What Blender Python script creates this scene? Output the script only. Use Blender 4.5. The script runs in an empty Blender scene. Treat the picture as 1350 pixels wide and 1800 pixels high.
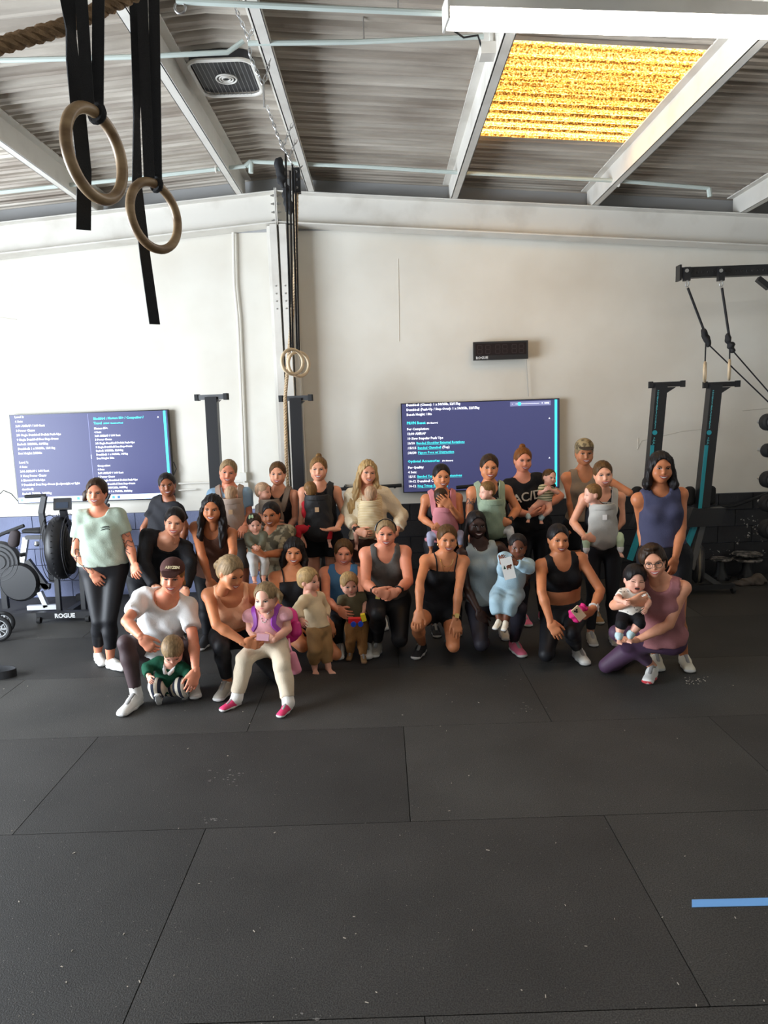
import bpy, bmesh, math, random
import numpy as np
from mathutils import Vector, Matrix

# ------------------------------------------------------------------ scene, camera, light
scn = bpy.context.scene
COL = scn.collection
R_ = math.radians
F_PX, CAM_H, PITCH, ROLL = 1248.0, 2.0, R_(7.76), R_(-1.9)
cam_d = bpy.data.cameras.new('camera'); cam = bpy.data.objects.new('camera', cam_d); COL.objects.link(cam)
cam_d.sensor_fit = 'VERTICAL'; cam_d.sensor_height = 24.0; cam_d.lens = F_PX / 1800 * 24.0
cam_d.clip_start = .05
CAM_M = Matrix.Translation((0, 0, CAM_H)) @ Matrix.Rotation(math.pi/2 - PITCH, 4, 'X') @ Matrix.Rotation(ROLL, 4, 'Z')
cam.matrix_world = CAM_M
scn.camera = cam
scn.view_settings.view_transform = 'Standard'; scn.view_settings.look = 'None'
scn.view_settings.exposure = 0.28; scn.view_settings.gamma = 1.0; scn.view_settings.use_curve_mapping = False
scn.cycles.use_denoising = True
scn.cycles.max_bounces = 6; scn.cycles.diffuse_bounces = 4

world = bpy.data.worlds.new('daylight'); scn.world = world; world.use_nodes = True
wn = world.node_tree.nodes; wn['Background'].inputs[0].default_value = (.62, .78, 1, 1); wn['Background'].inputs[1].default_value = 1.0

def lamp(name, kind, loc, rot, energy, color, sx=1, sy=1):
    d = bpy.data.lights.new(name, kind); d.energy = energy; d.color = color
    if kind == 'AREA': d.shape = 'RECTANGLE'; d.size = sx; d.size_y = sy
    o = bpy.data.objects.new(name, d); COL.objects.link(o); o.location = loc; o.rotation_euler = rot
    return o
# the sun above the roof lights the fibreglass skylight; daylight comes in through the opening in the side wall
# (the screen, the column and the timer all throw their shadows away from that side)
sun = lamp('sun_offscreen', 'SUN', (2, 2, 9), (R_(12), R_(-14), 0), 23.0, (1, .92, .78)); sun.data.angle = R_(1)
lamp('door_left_offscreen', 'AREA', (-6.42, 3.4, 1.75), (R_(90), 0, R_(-90)), 860, (.84, .92, 1), 4.6, 3.2)

# ------------------------------------------------------------------ pixel helpers (photo frame 1350 x 1800)
CR = np.array(CAM_M.to_3x3()); CO = np.array([0, 0, CAM_H])
def ray(px, py): return CR @ np.array([(px - 675) / F_PX, -(py - 900) / F_PX, -1.0])
def at(px, py, Y):
    d = ray(px, py); return CO + d * (Y / d[1])
def on_z(px, py, z=0.0):
    d = ray(px, py); return CO + d * ((z - CAM_H) / d[2])
def nrm(v): v = np.asarray(v, float); return v / (np.linalg.norm(v) + 1e-12)

# ------------------------------------------------------------------ tagging, objects
def tag(o, label=None, cat=None, group=None, kind=None):
    if label: o['label'] = label
    if cat: o['category'] = cat
    if group: o['group'] = group
    if kind: o['kind'] = kind
    return o
def empty(name, loc=(0, 0, 0), rz=0.0):
    o = bpy.data.objects.new(name, None); COL.objects.link(o); o.location = loc; o.rotation_euler = (0, 0, rz); return o
def link(name, me, parent=None, loc=None):
    o = bpy.data.objects.new(name, me); COL.objects.link(o)
    if loc is not None: o.location = loc
    if parent is not None: o.parent = parent
    return o

# ------------------------------------------------------------------ materials
MATS = {}
def mat(name, col=(.5, .5, .5), rough=.6, metal=0.0, var=0.0, scale=8.0, bump=0.0, bscale=60.0, emit=0.0, stretch=(1, 1, 1), col2=None, spec=.4, detail=4.0, ramp=(.35, .65)):
    if name in MATS: return MATS[name]
    m = bpy.data.materials.new(name); m.use_nodes = True; nt = m.node_tree; b = nt.nodes['Principled BSDF']
    c = tuple(col) + (1,)
    b.inputs['Base Color'].default_value = c; b.inputs['Roughness'].default_value = rough; b.inputs['Metallic'].default_value = metal
    b.inputs['Specular IOR Level'].default_value = spec
    if emit: b.inputs['Emission Color'].default_value = c; b.inputs['Emission Strength'].default_value = emit
    if var or bump or col2:
        tc = nt.nodes.new('ShaderNodeTexCoord'); mp = nt.nodes.new('ShaderNodeMapping'); mp.inputs['Scale'].default_value = stretch
        nt.links.new(tc.outputs['Object'], mp.inputs['Vector'])
    if var or col2:
        n = nt.nodes.new('ShaderNodeTexNoise'); n.inputs['Scale'].default_value = scale; n.inputs['Detail'].default_value = detail
        nt.links.new(mp.outputs[0], n.inputs['Vector'])
        r = nt.nodes.new('ShaderNodeValToRGB'); r.color_ramp.elements[0].position = ramp[0]; r.color_ramp.elements[1].position = ramp[1]
        c2 = tuple(col2) + (1,) if col2 else tuple(min(1, x * (1 + var)) for x in col) + (1,)
        c1 = c if col2 else tuple(x * (1 - var) for x in col) + (1,)
        r.color_ramp.elements[0].color = c1; r.color_ramp.elements[1].color = c2
        nt.links.new(n.outputs['Fac'], r.inputs['Fac']); nt.links.new(r.outputs['Color'], b.inputs['Base Color'])
    if bump:
        n2 = nt.nodes.new('ShaderNodeTexNoise'); n2.inputs['Scale'].default_value = bscale; n2.inputs['Detail'].default_value = 3
        nt.links.new(mp.outputs[0], n2.inputs['Vector'])
        bp = nt.nodes.new('ShaderNodeBump'); bp.inputs['Strength'].default_value = bump; bp.inputs['Distance'].default_value = .01
        nt.links.new(n2.outputs['Fac'], bp.inputs['Height']); nt.links.new(bp.outputs['Normal'], b.inputs['Normal'])
    MATS[name] = m
    return m
def srgb(r, g, b):
    f = lambda c: ((c / 255 + .055) / 1.055) ** 2.4 if c > 10 else c / 255 / 12.92
    return (f(r), f(g), f(b))

# ------------------------------------------------------------------ plain mesh builder
class MB:
    def __init__(s): s.v = []; s.f = []; s.mi = []; s.m = 0
    def add(s, vs, fs):
        o = len(s.v); s.v += [tuple(map(float, v)) for v in vs]; s.f += [tuple(i + o for i in f) for f in fs]; s.mi += [s.m] * len(fs); return s
    def box(s, c, d, M=None):
        x, y, z = (k / 2 for k in d); vs = [np.array((i * x, j * y, k * z)) for i in (-1, 1) for j in (-1, 1) for k in (-1, 1)]
        if M is not None: vs = [M @ v for v in vs]
        return s.add([v + np.array(c) for v in vs], [(0, 1, 3, 2), (4, 6, 7, 5), (0, 4, 5, 1), (2, 3, 7, 6), (0, 2, 6, 4), (1, 5, 7, 3)])
    def bar(s, a, b, w, h, up=(0, 0, 1)):
        a, b = np.array(a, float), np.array(b, float); d = nrm(b - a); u = np.array(up, float)
        if abs(d @ u) > .98: u = np.array((0, 1, 0.))
        x = nrm(np.cross(d, u)); u = np.cross(x, d)
        return s.box((a + b) / 2, (w, np.linalg.norm(b - a), h), np.stack([x, d, u], 1))
    def tube(s, pts, r, n=8, closed=False, caps=True, flat=None, up=None):
        P = [np.array(p, float) for p in pts]; N = len(P); rs = r if hasattr(r, '__len__') else [r] * N
        o = len(s.v); ref = np.array((.13, .29, .95)) if up is None else np.array(up, float); vs = []
        for i in range(N):
            t = P[(i + 1) % N] - P[i - 1] if closed else P[min(i + 1, N - 1)] - P[max(i - 1, 0)]
            t = nrm(t); x = np.cross(t, ref)
            if np.linalg.norm(x) < .05: x = np.cross(t, (1, 0, 0))
            x = nrm(x); y = np.cross(x, t)
            if up is None: ref = y if i else ref; ref = y
            fl = 1 if flat is None else flat
            for k in range(n):
                a = 2 * math.pi * k / n; vs.append(P[i] + rs[i] * (math.cos(a) * x + fl * math.sin(a) * y))
        fs = []
        for i in range(N if closed else N - 1):
            j = (i + 1) % N
            for k in range(n): fs.append((i * n + k, i * n + (k + 1) % n, j * n + (k + 1) % n, j * n + k))
        if caps and not closed: fs += [tuple(range(n))[::-1], tuple((N - 1) * n + k for k in range(n))]
        return s.add(vs, fs)
    def lathe(s, prof, n=16, M=None, c=(0, 0, 0)):
        vs = []; fs = []
        for r, z in prof:
            for k in range(n):
                a = 2 * math.pi * k / n; p = np.array((r * math.cos(a), r * math.sin(a), z)); vs.append((M @ p if M is not None else p) + np.array(c))
        for i in range(len(prof) - 1):
            for k in range(n): fs.append((i * n + k, i * n + (k + 1) % n, (i + 1) * n + (k + 1) % n, (i + 1) * n + k))
        fs += [tuple(range(n))[::-1], tuple((len(prof) - 1) * n + k for k in range(n))]
        return s.add(vs, fs)
    def torus(s, c, R, r, M=None, n=28, m=10, sx=1.0):
        M = np.eye(3) if M is None else M
        pts = [np.array(c) + M @ np.array((R * sx * math.cos(2 * math.pi * i / n), R * math.sin(2 * math.pi * i / n), 0)) for i in range(n)]
        return s.tube(pts, r, m, closed=True, up=M @ np.array((0, 0, 1.)))
    def mesh(s, name, mats, smooth=True):
        me = bpy.data.meshes.new(name); me.from_pydata(s.v, [], s.f)
        for m in (mats if isinstance(mats, (list, tuple)) else [mats]): me.materials.append(m)
        if any(s.mi): me.polygons.foreach_set('material_index', s.mi)
        bm = bmesh.new(); bm.from_mesh(me); bmesh.ops.recalc_face_normals(bm, faces=bm.faces); bm.to_mesh(me); bm.free()
        if smooth:
            me.shade_smooth(); me.set_sharp_from_angle(angle=R_(40))
        return me
    def build(s, name, m, parent=None, loc=None, smooth=True): return link(name, s.mesh(name, m, smooth), parent, loc)
def rotm(ax, deg):
    return np.array(Matrix.Rotation(R_(deg), 3, ax))
FONT_CACHE = {}
def text_mesh(name, body, size, m, parent, origin, xdir, ydir, align='LEFT', bold=0.0, ext=.0006):
    cu = bpy.data.curves.new('t', 'FONT'); cu.body = body; cu.size = size; cu.align_x = align; cu.extrude = ext; cu.offset = bold; cu.resolution_u = 1 if size < .048 else 3
    o = bpy.data.objects.new('t', cu); COL.objects.link(o)
    dg = bpy.context.evaluated_depsgraph_get(); me = bpy.data.meshes.new_from_object(o.evaluated_get(dg))
    bpy.data.objects.remove(o); bpy.data.curves.remove(cu)
    x, y = nrm(xdir), nrm(ydir); M = Matrix([list(r) for r in np.stack([x, y, np.cross(x, y)], 1)]).to_4x4(); M.translation = Vector(origin)
    me.transform(M); me.materials.clear(); me.materials.append(m); me.name = name
    return link(name, me, parent)
# ------------------------------------------------------------------ implicit surfaces: smooth unions of tapered limbs, meshed by surface nets
class Prim:
    __slots__ = 'A B ra rb U V W L cA cB k tag op flat'.split()
    def __init__(s, A, B, ra, rb, U=None, W=None, cA=None, cB=None, k=.02, tag='', op='u', flat=False):
        s.A = np.array(A, float); s.B = np.array(B, float); t2 = lambda r: tuple(r) if hasattr(r, '__len__') else (r, r)
        s.ra = t2(ra); s.rb = t2(rb); d = s.B - s.A; s.L = float(np.linalg.norm(d))
        s.W = nrm(d) if s.L > 1e-6 else nrm(W if W is not None else (0, 0, 1))
        u = np.array((1, 0, 0.) if U is None else U, float); u = u - s.W * (u @ s.W)
        if np.linalg.norm(u) < .05: u = np.cross(s.W, (.2, 1, .1))
        s.U = nrm(u); s.V = np.cross(s.W, s.U)
        s.cA = cA if cA is not None else sum(s.ra) / 2; s.cB = cB if cB is not None else sum(s.rb) / 2
        s.k = k; s.tag = tag; s.op = op; s.flat = flat
    def cut(s, f):
        p = Prim(s.A, s.A + (s.B - s.A) * f, s.ra, tuple(a + (b - a) * f for a, b in zip(s.ra, s.rb)), s.U, s.W, s.cA, None, s.k, s.tag, s.op, True); return p
    def d(s, P, off=0.0):
        q = P - s.A.astype(np.float32); t = q @ s.W.astype(np.float32); tc = np.clip(t, 0, s.L); f = tc / s.L if s.L > 1e-6 else tc * 0
        a = s.ra[0] + (s.rb[0] - s.ra[0]) * f + off; b = s.ra[1] + (s.rb[1] - s.ra[1]) * f + off
        u = (q @ s.U.astype(np.float32)) / a; v = (q @ s.V.astype(np.float32)) / b; e = t - tc
        if s.flat:
            sd = (np.sqrt(u * u + v * v) - 1) * np.minimum(a, b)
            return np.where(e > 0, np.maximum(sd, e), (np.sqrt(u * u + v * v + (e / (s.cA + off)) ** 2) - 1) * np.minimum(a, b))
        c = np.where(t > s.L / 2, s.cB, s.cA) + off
        return (np.sqrt(u * u + v * v + (e / c) ** 2) - 1) * np.minimum(a, b)
    def box(s, pad):
        r = max(max(s.ra), max(s.rb), s.cA, s.cB) + pad
        return np.minimum(s.A, s.B) - r, np.maximum(s.A, s.B) + r
def ell(c, r, U=(1, 0, 0), W=(0, 0, 1), k=.02, tag='', op='u'):
    return Prim(c, c, (r[0], r[1]), (r[0], r[1]), U, W, r[2], r[2], k, tag, op)
def cap(a, b, ra, rb=None, k=.02, tag='', U=None, op='u', flat=False): return Prim(a, b, ra, ra if rb is None else rb, U, None, None, None, k, tag, op, flat)
def smin(a, b, k):
    h = np.maximum(k - np.abs(a - b), 0) / k; return np.minimum(a, b) - h * h * k * .25
def eval_pts(prims, P, offs=None):
    P = np.asarray(P, np.float32); D = np.full(len(P), 1.0, np.float32)
    for p in prims:
        d = p.d(P, (offs or {}).get(p.tag, 0.0) if isinstance(offs, dict) else (offs or 0.0))
        D = smin(D, d, p.k) if p.op == 'u' else -smin(-D, d, p.k)
    return D
def surface_nets(D, o, h):
    D = D.astype(np.float32); inn = D < 0
    nx, ny, nz = D.shape
    cnt = np.zeros((nx - 1, ny - 1, nz - 1), np.uint8)
    for i in (0, 1):
        for j in (0, 1):
            for k in (0, 1): cnt += inn[i:nx - 1 + i, j:ny - 1 + j, k:nz - 1 + k]
    act = np.argwhere((cnt > 0) & (cnt < 8))
    if not len(act): return np.zeros((0, 3)), np.zeros((0, 4), int)
    idx = np.full(cnt.shape, -1, np.int32); idx[tuple(act.T)] = np.arange(len(act))
    S = np.zeros((len(act), 3), np.float32); n = np.zeros(len(act), np.float32)
    corners = [(i, j, k) for i in (0, 1) for j in (0, 1) for k in (0, 1)]
    val = {c: D[act[:, 0] + c[0], act[:, 1] + c[1], act[:, 2] + c[2]] for c in corners}
    for c in corners:
        for ax in range(3):
            if c[ax]: continue
            e = list(c); e[ax] = 1; e = tuple(e); a, b = val[c], val[e]; m = (a < 0) != (b < 0)
            t = np.where(m, a / np.where(m, a - b, 1), 0)
            for q in range(3): S[:, q] += np.where(m, c[q] + (t if q == ax else 0), 0)
            n += m
    V = (act + S / n[:, None]) * h + o
    F = []
    for ax in range(3):
        sl0 = [slice(None)] * 3; sl1 = [slice(None)] * 3; sl0[ax] = slice(0, -1); sl1[ax] = slice(1, None)
        m = inn[tuple(sl0)] != inn[tuple(sl1)]; e = np.argwhere(m); b, c = (ax + 1) % 3, (ax + 2) % 3
        e = e[(e[:, b] > 0) & (e[:, c] > 0) & (e[:, b] < D.shape[b] - 1) & (e[:, c] < D.shape[c] - 1)]
        if not len(e): continue
        flip = inn[tuple(e.T)]; qs = []
        for db, dc in ((-1, -1), (0, -1), (0, 0), (-1, 0)):
            g = e.copy(); g[:, b] += db; g[:, c] += dc; qs.append(idx[tuple(g.T)])
        q = np.stack(qs, 1); q[~flip] = q[~flip][:, ::-1]; F.append(q)
    return V, np.concatenate(F)
def mesh_field(prims, h, offs=None, clips=(), pad=.03, wobble=None, mid=None):
    """prims: list (or (prim, offset) via offs dict by tag); clips: functions P->d, intersected"""
    ps = sorted(prims, key=lambda p: p.tag not in mid[0]) if mid else list(prims); done = not mid; of = lambda p: (offs.get(p.tag, 0.0) if isinstance(offs, dict) else (offs or 0.0))
    B = [p.box(of(p) + pad) for p in ps if p.op == 'u']; lo = np.min([b[0] for b in B], 0); hi = np.max([b[1] for b in B], 0)
    n = np.ceil((hi - lo) / h).astype(int) + 2
    ax = [lo[i] + h * np.arange(n[i]) for i in range(3)]
    D = np.full(n, .5, np.float32)
    def do_mid():
        nr = np.argwhere(D < 2.5 * h); Q = (lo + nr * h).astype(np.float32); dv = D[tuple(nr.T)]
        for c in mid[1]: dv = np.maximum(dv, c(Q))
        D[tuple(nr.T)] = dv
    for p in ps:
        if not done and p.tag not in mid[0]: do_mid(); done = True
        b0, b1 = p.box(of(p) + p.k + 2.5 * h)
        i0 = np.maximum(((b0 - lo) / h).astype(int), 0); i1 = np.minimum(((b1 - lo) / h).astype(int) + 2, n)
        if np.any(i1 <= i0): continue
        sl = tuple(slice(a, b) for a, b in zip(i0, i1))
        G = np.stack(np.meshgrid(*[ax[i][sl[i]] for i in range(3)], indexing='ij'), -1).astype(np.float32)
        d = p.d(G, of(p)); D[sl] = smin(D[sl], d, p.k) if p.op == 'u' else -smin(-D[sl], d, p.k)
    if not done: do_mid()
    if clips or wobble:
        near = np.argwhere(D < 2.5 * h)
        P = (lo + near * h).astype(np.float32); dv = D[tuple(near.T)]
        if wobble: dv = dv + wobble(P)
        for c in clips: dv = np.maximum(dv, c(P))
        D[tuple(near.T)] = dv
    return surface_nets(D, lo, h)
def plane(pt, nv):
    nv = nrm(nv).astype(np.float32); pt = np.array(pt, np.float32); return lambda P: (P - pt) @ nv
def hole(pr): return lambda P: -pr.d(P)
def np_mesh(name, V, F, mats, mi=None, smooth=True):
    me = bpy.data.meshes.new(name); V = np.asarray(V, np.float32); F = np.asarray(F, np.int32)
    me.vertices.add(len(V)); me.vertices.foreach_set('co', V.ravel())
    me.loops.add(F.size); me.loops.foreach_set('vertex_index', F.ravel()); me.polygons.add(len(F))
    me.polygons.foreach_set('loop_start', np.arange(0, F.size, F.shape[1], dtype=np.int32))
    if mi is not None: me.polygons.foreach_set('material_index', np.asarray(mi, np.int32))
    for m in (mats if isinstance(mats, (list, tuple)) else [mats]): me.materials.append(m)
    me.update(calc_edges=True); me.validate()
    if smooth: me.shade_smooth()
    return me
# ------------------------------------------------------------------ people: templates for heads, hands, shoes
def front_y(prims, x, z):
    ys = np.linspace(-.16, .0, 81); P = np.array([(a, y, b) for a, b in zip(x, z) for y in ys]); D = eval_pts(prims, P).reshape(len(x), -1)
    i = np.argmax(D < 0, 1); i = np.maximum(i, 1); r = np.arange(len(x)); d0, d1 = D[r, i - 1], D[r, i]
    return ys[i - 1] + (ys[1] - ys[0]) * d0 / (d0 - d1 + 1e-9)
def strip(prims, xs, zt, zb, eps, rows=2, bulge=0.0):
    V = []; F = []; n = len(xs)
    for j in range(rows + 1):
        f = j / rows; z = zt + (zb - zt) * f; y = front_y(prims, xs, z) - eps - bulge * 4 * f * (1 - f)
        V += list(zip(xs, y, z))
    for j in range(rows):
        for i in range(n - 1): F.append((j * n + i, (j + 1) * n + i, (j + 1) * n + i + 1, j * n + i + 1))
    return V, F
def head_prims(kid):
    X = lambda p: (-p[0], p[1], p[2])
    if not kid:
        P = [ell((0, .014, .034), (.074, .090, .080), k=.02), ell((0, -.028, -.032), (.061, .058, .066), k=.045), ell((0, -.062, -.084), (.021, .018, .017), k=.035)]
        two = [((.044, -.010, -.056), .021, .035), ((.037, -.058, -.032), .028, .025)]
        P += [cap((-.034, -.070, .022), (.034, -.070, .022), .014, k=.025), ell((0, -.076, -.060), (.031, .019, .024), k=.025)]
        for c, r, k in two:
            for q in (c, X(c)): P.append(ell(q, (r, r, r), k=k))
        for sx in (-1, 1): P.append(ell((sx * .031, -.102, .001), (.017, .014, .010), k=.016, op='s'))
        P += [cap((0, -.083, .008), (0, -.099, -.027), .0065, .0092, k=.016)]
        for sx in (-1, 1): P.append(ell((sx * .0095, -.089, -.031), (.007, .008, .006), k=.008))
        for sx in (-1, 1): P.append(ell((sx * .074, .006, -.006), (.009, .018, .030), k=.008))
        P.append(cap((0, .012, -.070), (0, .024, -.165), (.045, .046), (.046, .046), k=.03))
    else:
        P = [ell((0, .014, .034), (.080, .096, .082), k=.02), ell((0, -.026, -.034), (.062, .058, .062), k=.045), ell((0, -.060, -.078), (.02, .018, .016), k=.035)]
        two = [((.042, -.010, -.052), .024, .035), ((.037, -.054, -.042), .030, .025)]
        P += [ell((0, -.070, -.056), (.024, .018, .020), k=.025)]
        for c, r, k in two:
            for q in (c, X(c)): P.append(ell(q, (r, r, r), k=k))
        for sx in (-1, 1): P.append(ell((sx * .033, -.099, -.008), (.018, .015, .011), k=.014, op='s'))
        P += [cap((0, -.080, -.004), (0, -.093, -.030), .007, .010, k=.016)]
        for sx in (-1, 1): P.append(ell((sx * .010, -.084, -.034), (.008, .008, .006), k=.008))
        for sx in (-1, 1): P.append(ell((sx * .078, .010, -.014), (.009, .020, .028), k=.008))
        P.append(cap((0, .012, -.060), (0, .020, -.130), (.042, .042), (.044, .044), k=.03))
    return P
HEADS = {}
def head_template(kid=False, mouth='smile'):
    key = (kid, mouth)
    if key in HEADS: return HEADS[key]
    P = head_prims(kid); V, F = mesh_field(P, .0052); V = list(map(tuple, V)); F = [tuple(f) for f in F]; MI = [0] * len(F)
    def put(vf, m):
        o = len(V); V.extend(vf[0]); F.extend(tuple(i + o for i in f) for f in vf[1]); MI.extend([m] * len(vf[1]))
    ez = .003 if not kid else -.007; ex = .031 if not kid else .033; u = np.linspace(-1, 1, 9)
    for sx in (-1, 1):
        xs = sx * ex + .0150 * u; c = np.sqrt(np.maximum(0, 1 - u * u)); tilt = sx * u * .0012
        hh = dict(smile=.0046, neutral=.0058, cry=.0006, closed=.0006).get(mouth, .0042)
        if hh > .001:
            put(strip(P, xs, ez + hh * c + tilt, ez - hh * .85 * c + tilt, .0012), 1)
            xi = sx * ex + .0072 * u; put(strip(P, xi, ez + .0005 + np.minimum(hh + .0005, .0056) * c, ez - np.minimum(hh * .95, .0056) * c, .0026), 2)
        put(strip(P, sx * ex + .0170 * u, ez + hh * c + tilt + .0030, ez + hh * c + tilt - .0012, .0030, 1), 6)
        xb = sx * (ex + .002) + .0185 * u; zb = ez + .0185 - .004 * (u * sx - .25) ** 2 * 1.5 + (.001 * sx * u if mouth != 'cry' else -.005 * sx * u); tb = .0023 * (1 - .55 * np.maximum(0, u * sx))
        put(strip(P, xb, zb + tb, zb - tb, .0016, 2, .001), 5)
    if mouth == 'smile':
        w = .0315; xs = w * np.linspace(-1, 1, 13); q = (xs / w) ** 2; zc = -.0485
        tt = zc - .0065 * (1 - q); tb = zc - .0065 * (1 - q) - .0115 * (1 - q)
        put(strip(P, xs * .98, tt, tb, .0014, 2), 4)
        put(strip(P, xs * 1.06, tt + .0066 * (1 - q * .8), tt - .0012, .0024, 2, .0022), 3); put(strip(P, xs * 1.03, tb + .0014, tb - .0080 * (1 - q * .8), .0024, 2, .0028), 3)
    elif mouth == 'cry':
        w = .021; xs = w * np.linspace(-1, 1, 11); q = (xs / w) ** 2; zc = -.058; c = np.sqrt(np.maximum(0, 1 - q))
        put(strip(P, xs, zc + .009 * c, zc - .010 * c, .0012, 2), 2); put(strip(P, xs * 1.1, zc + .013 * c, zc + .008 * c, .0024, 2, .001), 3); put(strip(P, xs * 1.1, zc - .009 * c, zc - .0145 * c, .0024, 2, .001), 3)
    else:
        w = .018 if kid else .023; xs = w * np.linspace(-1, 1, 11); q = (xs / w) ** 2; zc = -.055 if kid else -.058
        put(strip(P, xs, zc + .0048 * (1 - q), zc - .0004 + 0 * q, .0014, 2, .0014), 3); put(strip(P, xs * .9, zc - .0004 + 0 * q, zc - .0062 * (1 - q), .0014, 2, .0018), 3)
    HEADS[key] = (np.array(V), np.array(F), np.array(MI)); return HEADS[key]
HANDS = {}
def hand_template(pose):
    if pose in HANDS: return HANDS[pose]
    c1, c2, c3, spread = dict(relaxed=(18, 22, 14, 1.0), flat=(4, 7, 5, 1.25), grip=(52, 62, 30, .85), cup=(28, 30, 16, .9), fist=(75, 85, 45, .8))[pose]
    P = [Prim((-.02, 0, 0), (.02, 0, 0), (.0235, .019), (.031, .016), U=(0, 1, 0), k=.012), Prim((.02, .0, 0), (.076, -.001, 0), (.034, .015), (.040, .0125), U=(0, 1, 0), k=.015)]
    for i, (y, l, r) in enumerate(((.031, .068, .0088), (.011, .077, .0090), (-.010, .072, .0086), (-.029, .055, .0078))):
        p = np.array((.080 - .006 * (i in (0, 3)), y, 0.0)); yaw = R_((y * 260) * (spread - .6)); a = 0
        for j, (fr, c) in enumerate(((.46, c1), (.30, c2), (.24, c3))):
            a += R_(c); d = np.array((math.cos(a) * math.cos(yaw), math.cos(a) * math.sin(yaw), -math.sin(a)))
            q = p + d * l * fr; P.append(cap(p, q, r * (1 - .09 * j), r * (1 - .09 * (j + 1)), k=.004)); p = q
    ty = 1.0 if pose != 'fist' else .75
    P += [cap((.012, .022, -.004), (.046, .046 * ty, -.014), .0135, .0115, k=.014), cap((.046, .046 * ty, -.014), (.072, .058 * ty, -.020), .0105, .0095, k=.004), cap((.072, .058 * ty, -.020), (.094, .061 * ty, -.026), .0092, .0078, k=.004)]
    V, F = mesh_field(P, .0054); HANDS[pose] = (V, F); return HANDS[pose]
SHOE = {}
def shoe_template():
    if SHOE: return SHOE
    up = [Prim((-.035, 0, .040), (.03, 0, .042), (.034, .040), (.036, .040), U=(0, 1, 0), k=.02), Prim((.03, 0, .040), (.155, -.002, .026), (.038, .040), (.043, .024), U=(0, 1, 0), k=.03),
          Prim((-.022, 0, .050), (-.026, 0, .092), (.033, .046), (.034, .044), U=(0, 1, 0), k=.02), Prim((.02, 0, .07), (.05, 0, .066), (.020, .018), (.022, .014), U=(0, 1, 0), k=.02)]
    ank = hole(Prim((-.022, 0, .080), (-.022, 0, .14), (.028, .036), (.03, .04), U=(0, 1, 0)))
    SHOE['shoe'] = mesh_field(up, .0095, clips=[plane((0, 0, .016), (0, 0, -1)), ank, plane((0, 0, .094), (-.25, 0, 1))])
    so = [Prim((-.042, 0, .014), (.05, 0, .012), (.037, .026), (.038, .024), U=(0, 1, 0), k=.02), Prim((.05, 0, .012), (.160, -.002, .018), (.038, .024), (.046, .020), U=(0, 1, 0), k=.02)]
    SHOE['sole'] = mesh_field(so, .011, clips=[plane((0, 0, 0), (0, 0, -1)), plane((0, 0, .027), (-.05, 0, 1))])
    SHOE['outsole'] = mesh_field([Prim((-.042, 0, .006), (.160, -.002, .008), (.0385, .008), (.0475, .008), U=(0, 1, 0), k=.02)], .013, 0, [plane((0, 0, .0), (0, 0, -1))])
    SHOE['tongue'] = mesh_field([Prim((.016, 0, .096), (.105, 0, .058), (.018, .010), (.014, .008), U=(0, 1, 0), k=.01)], .0075)
    mb = MB()
    for i in range(5):
        x = .035 + i * .020; z = .0865 - i * .0085; mb.tube([(x, -.021, z - .010), (x + .003, 0, z + .001), (x, .021, z - .010)], .0036, 5)
    mb.tube([(.036, 0, .086), (.030, .022, .090), (.018, .030, .080), (.034, .004, .086)], .003, 5); mb.tube([(.036, 0, .086), (.034, -.024, .092), (.022, -.032, .080), (.034, -.004, .086)], .003, 5)
    SHOE['laces'] = mb; return SHOE

def skin_set(name, col, lips, brow=(.05, .03, .02), iris=(.03, .018, .012)):
    key = 'skin ' + name
    sk = mat(key, tuple(c ** 1.12 for c in col), .46, var=.07, scale=14, spec=.35)
    return [sk, mat('eye white', (.50, .48, .46), .4), mat('iris ' + name, iris, .2), mat('lips ' + name, lips, .4), mat('teeth', (.66, .63, .58), .35), mat('brow ' + name, brow, .7), mat('lash', (.012, .008, .007), .8, spec=.1)]
HAIRC = dict(black=(.010, .008, .008), darkbrown=(.028, .016, .010), brown=(.075, .042, .022), lightbrown=(.15, .088, .045), blonde=(.38, .25, .115), dirty=(.24, .16, .085), golden=(.38, .25, .115), auburn=(.13, .055, .025), fuzz=(.42, .27, .17))
def hair_mat(c):
    col = HAIRC[c]; col = tuple(max(1e-3, x + (x - sum(col) / 3) * (.35 if sum(col) < .3 else .05)) for x in col); return mat('hair ' + c, tuple(x * .74 for x in col), .5, col2=tuple(min(1, x * 1.3) for x in col), scale=70, stretch=(1.6, .5, .16), bump=.18, bscale=120, spec=.22, detail=2)

ADULT = dict(hip=.875, hipw=.088, thigh=.405, shin=.395, ank=.075, torso=.50, neck=.170, shw=.158, ua=.275, fa=.235, hand=.175)
KID = dict(hip=.43, hipw=.058, thigh=.205, shin=.185, ank=.045, torso=.295, neck=.138, shw=.112, ua=.165, fa=.14, hand=.105)
WARN = []
class Person:
    def reach(s, parent, spec, L, what):
        if isinstance(spec[0], str): return np.array(spec[1:4], float)
        px, py = spec[:2]; sg = spec[2] if len(spec) > 2 else 0; d = ray(px, py); o = CO - parent
        if sg == 'f': return on_z(px, py, spec[3] if len(spec) > 3 else s.B['ank'] * s.S)
        if sg == 'y': return at(px, py, spec[3])
        d = nrm(d); b = o @ d; disc = b * b - (o @ o - L * L)
        if disc <= 0:
            p = CO - d * b; st = np.linalg.norm(p - parent) / L
            if st > 1.12: WARN.append('%s %s stretched x%.2f' % (s.name, what, st))
            return parent + (p - parent) * min(1, 1.12 / st)
        if sg == 0: return CO - d * b
        return CO + d * (-b + (math.sqrt(disc) if sg > 0 else -math.sqrt(disc)))
    def T(s, t, x=0.0, y=0.0):
        return s.P0 + s.u * (t * s.Lt) + s.sd * x * s.S + s.fw * y * s.S
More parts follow.
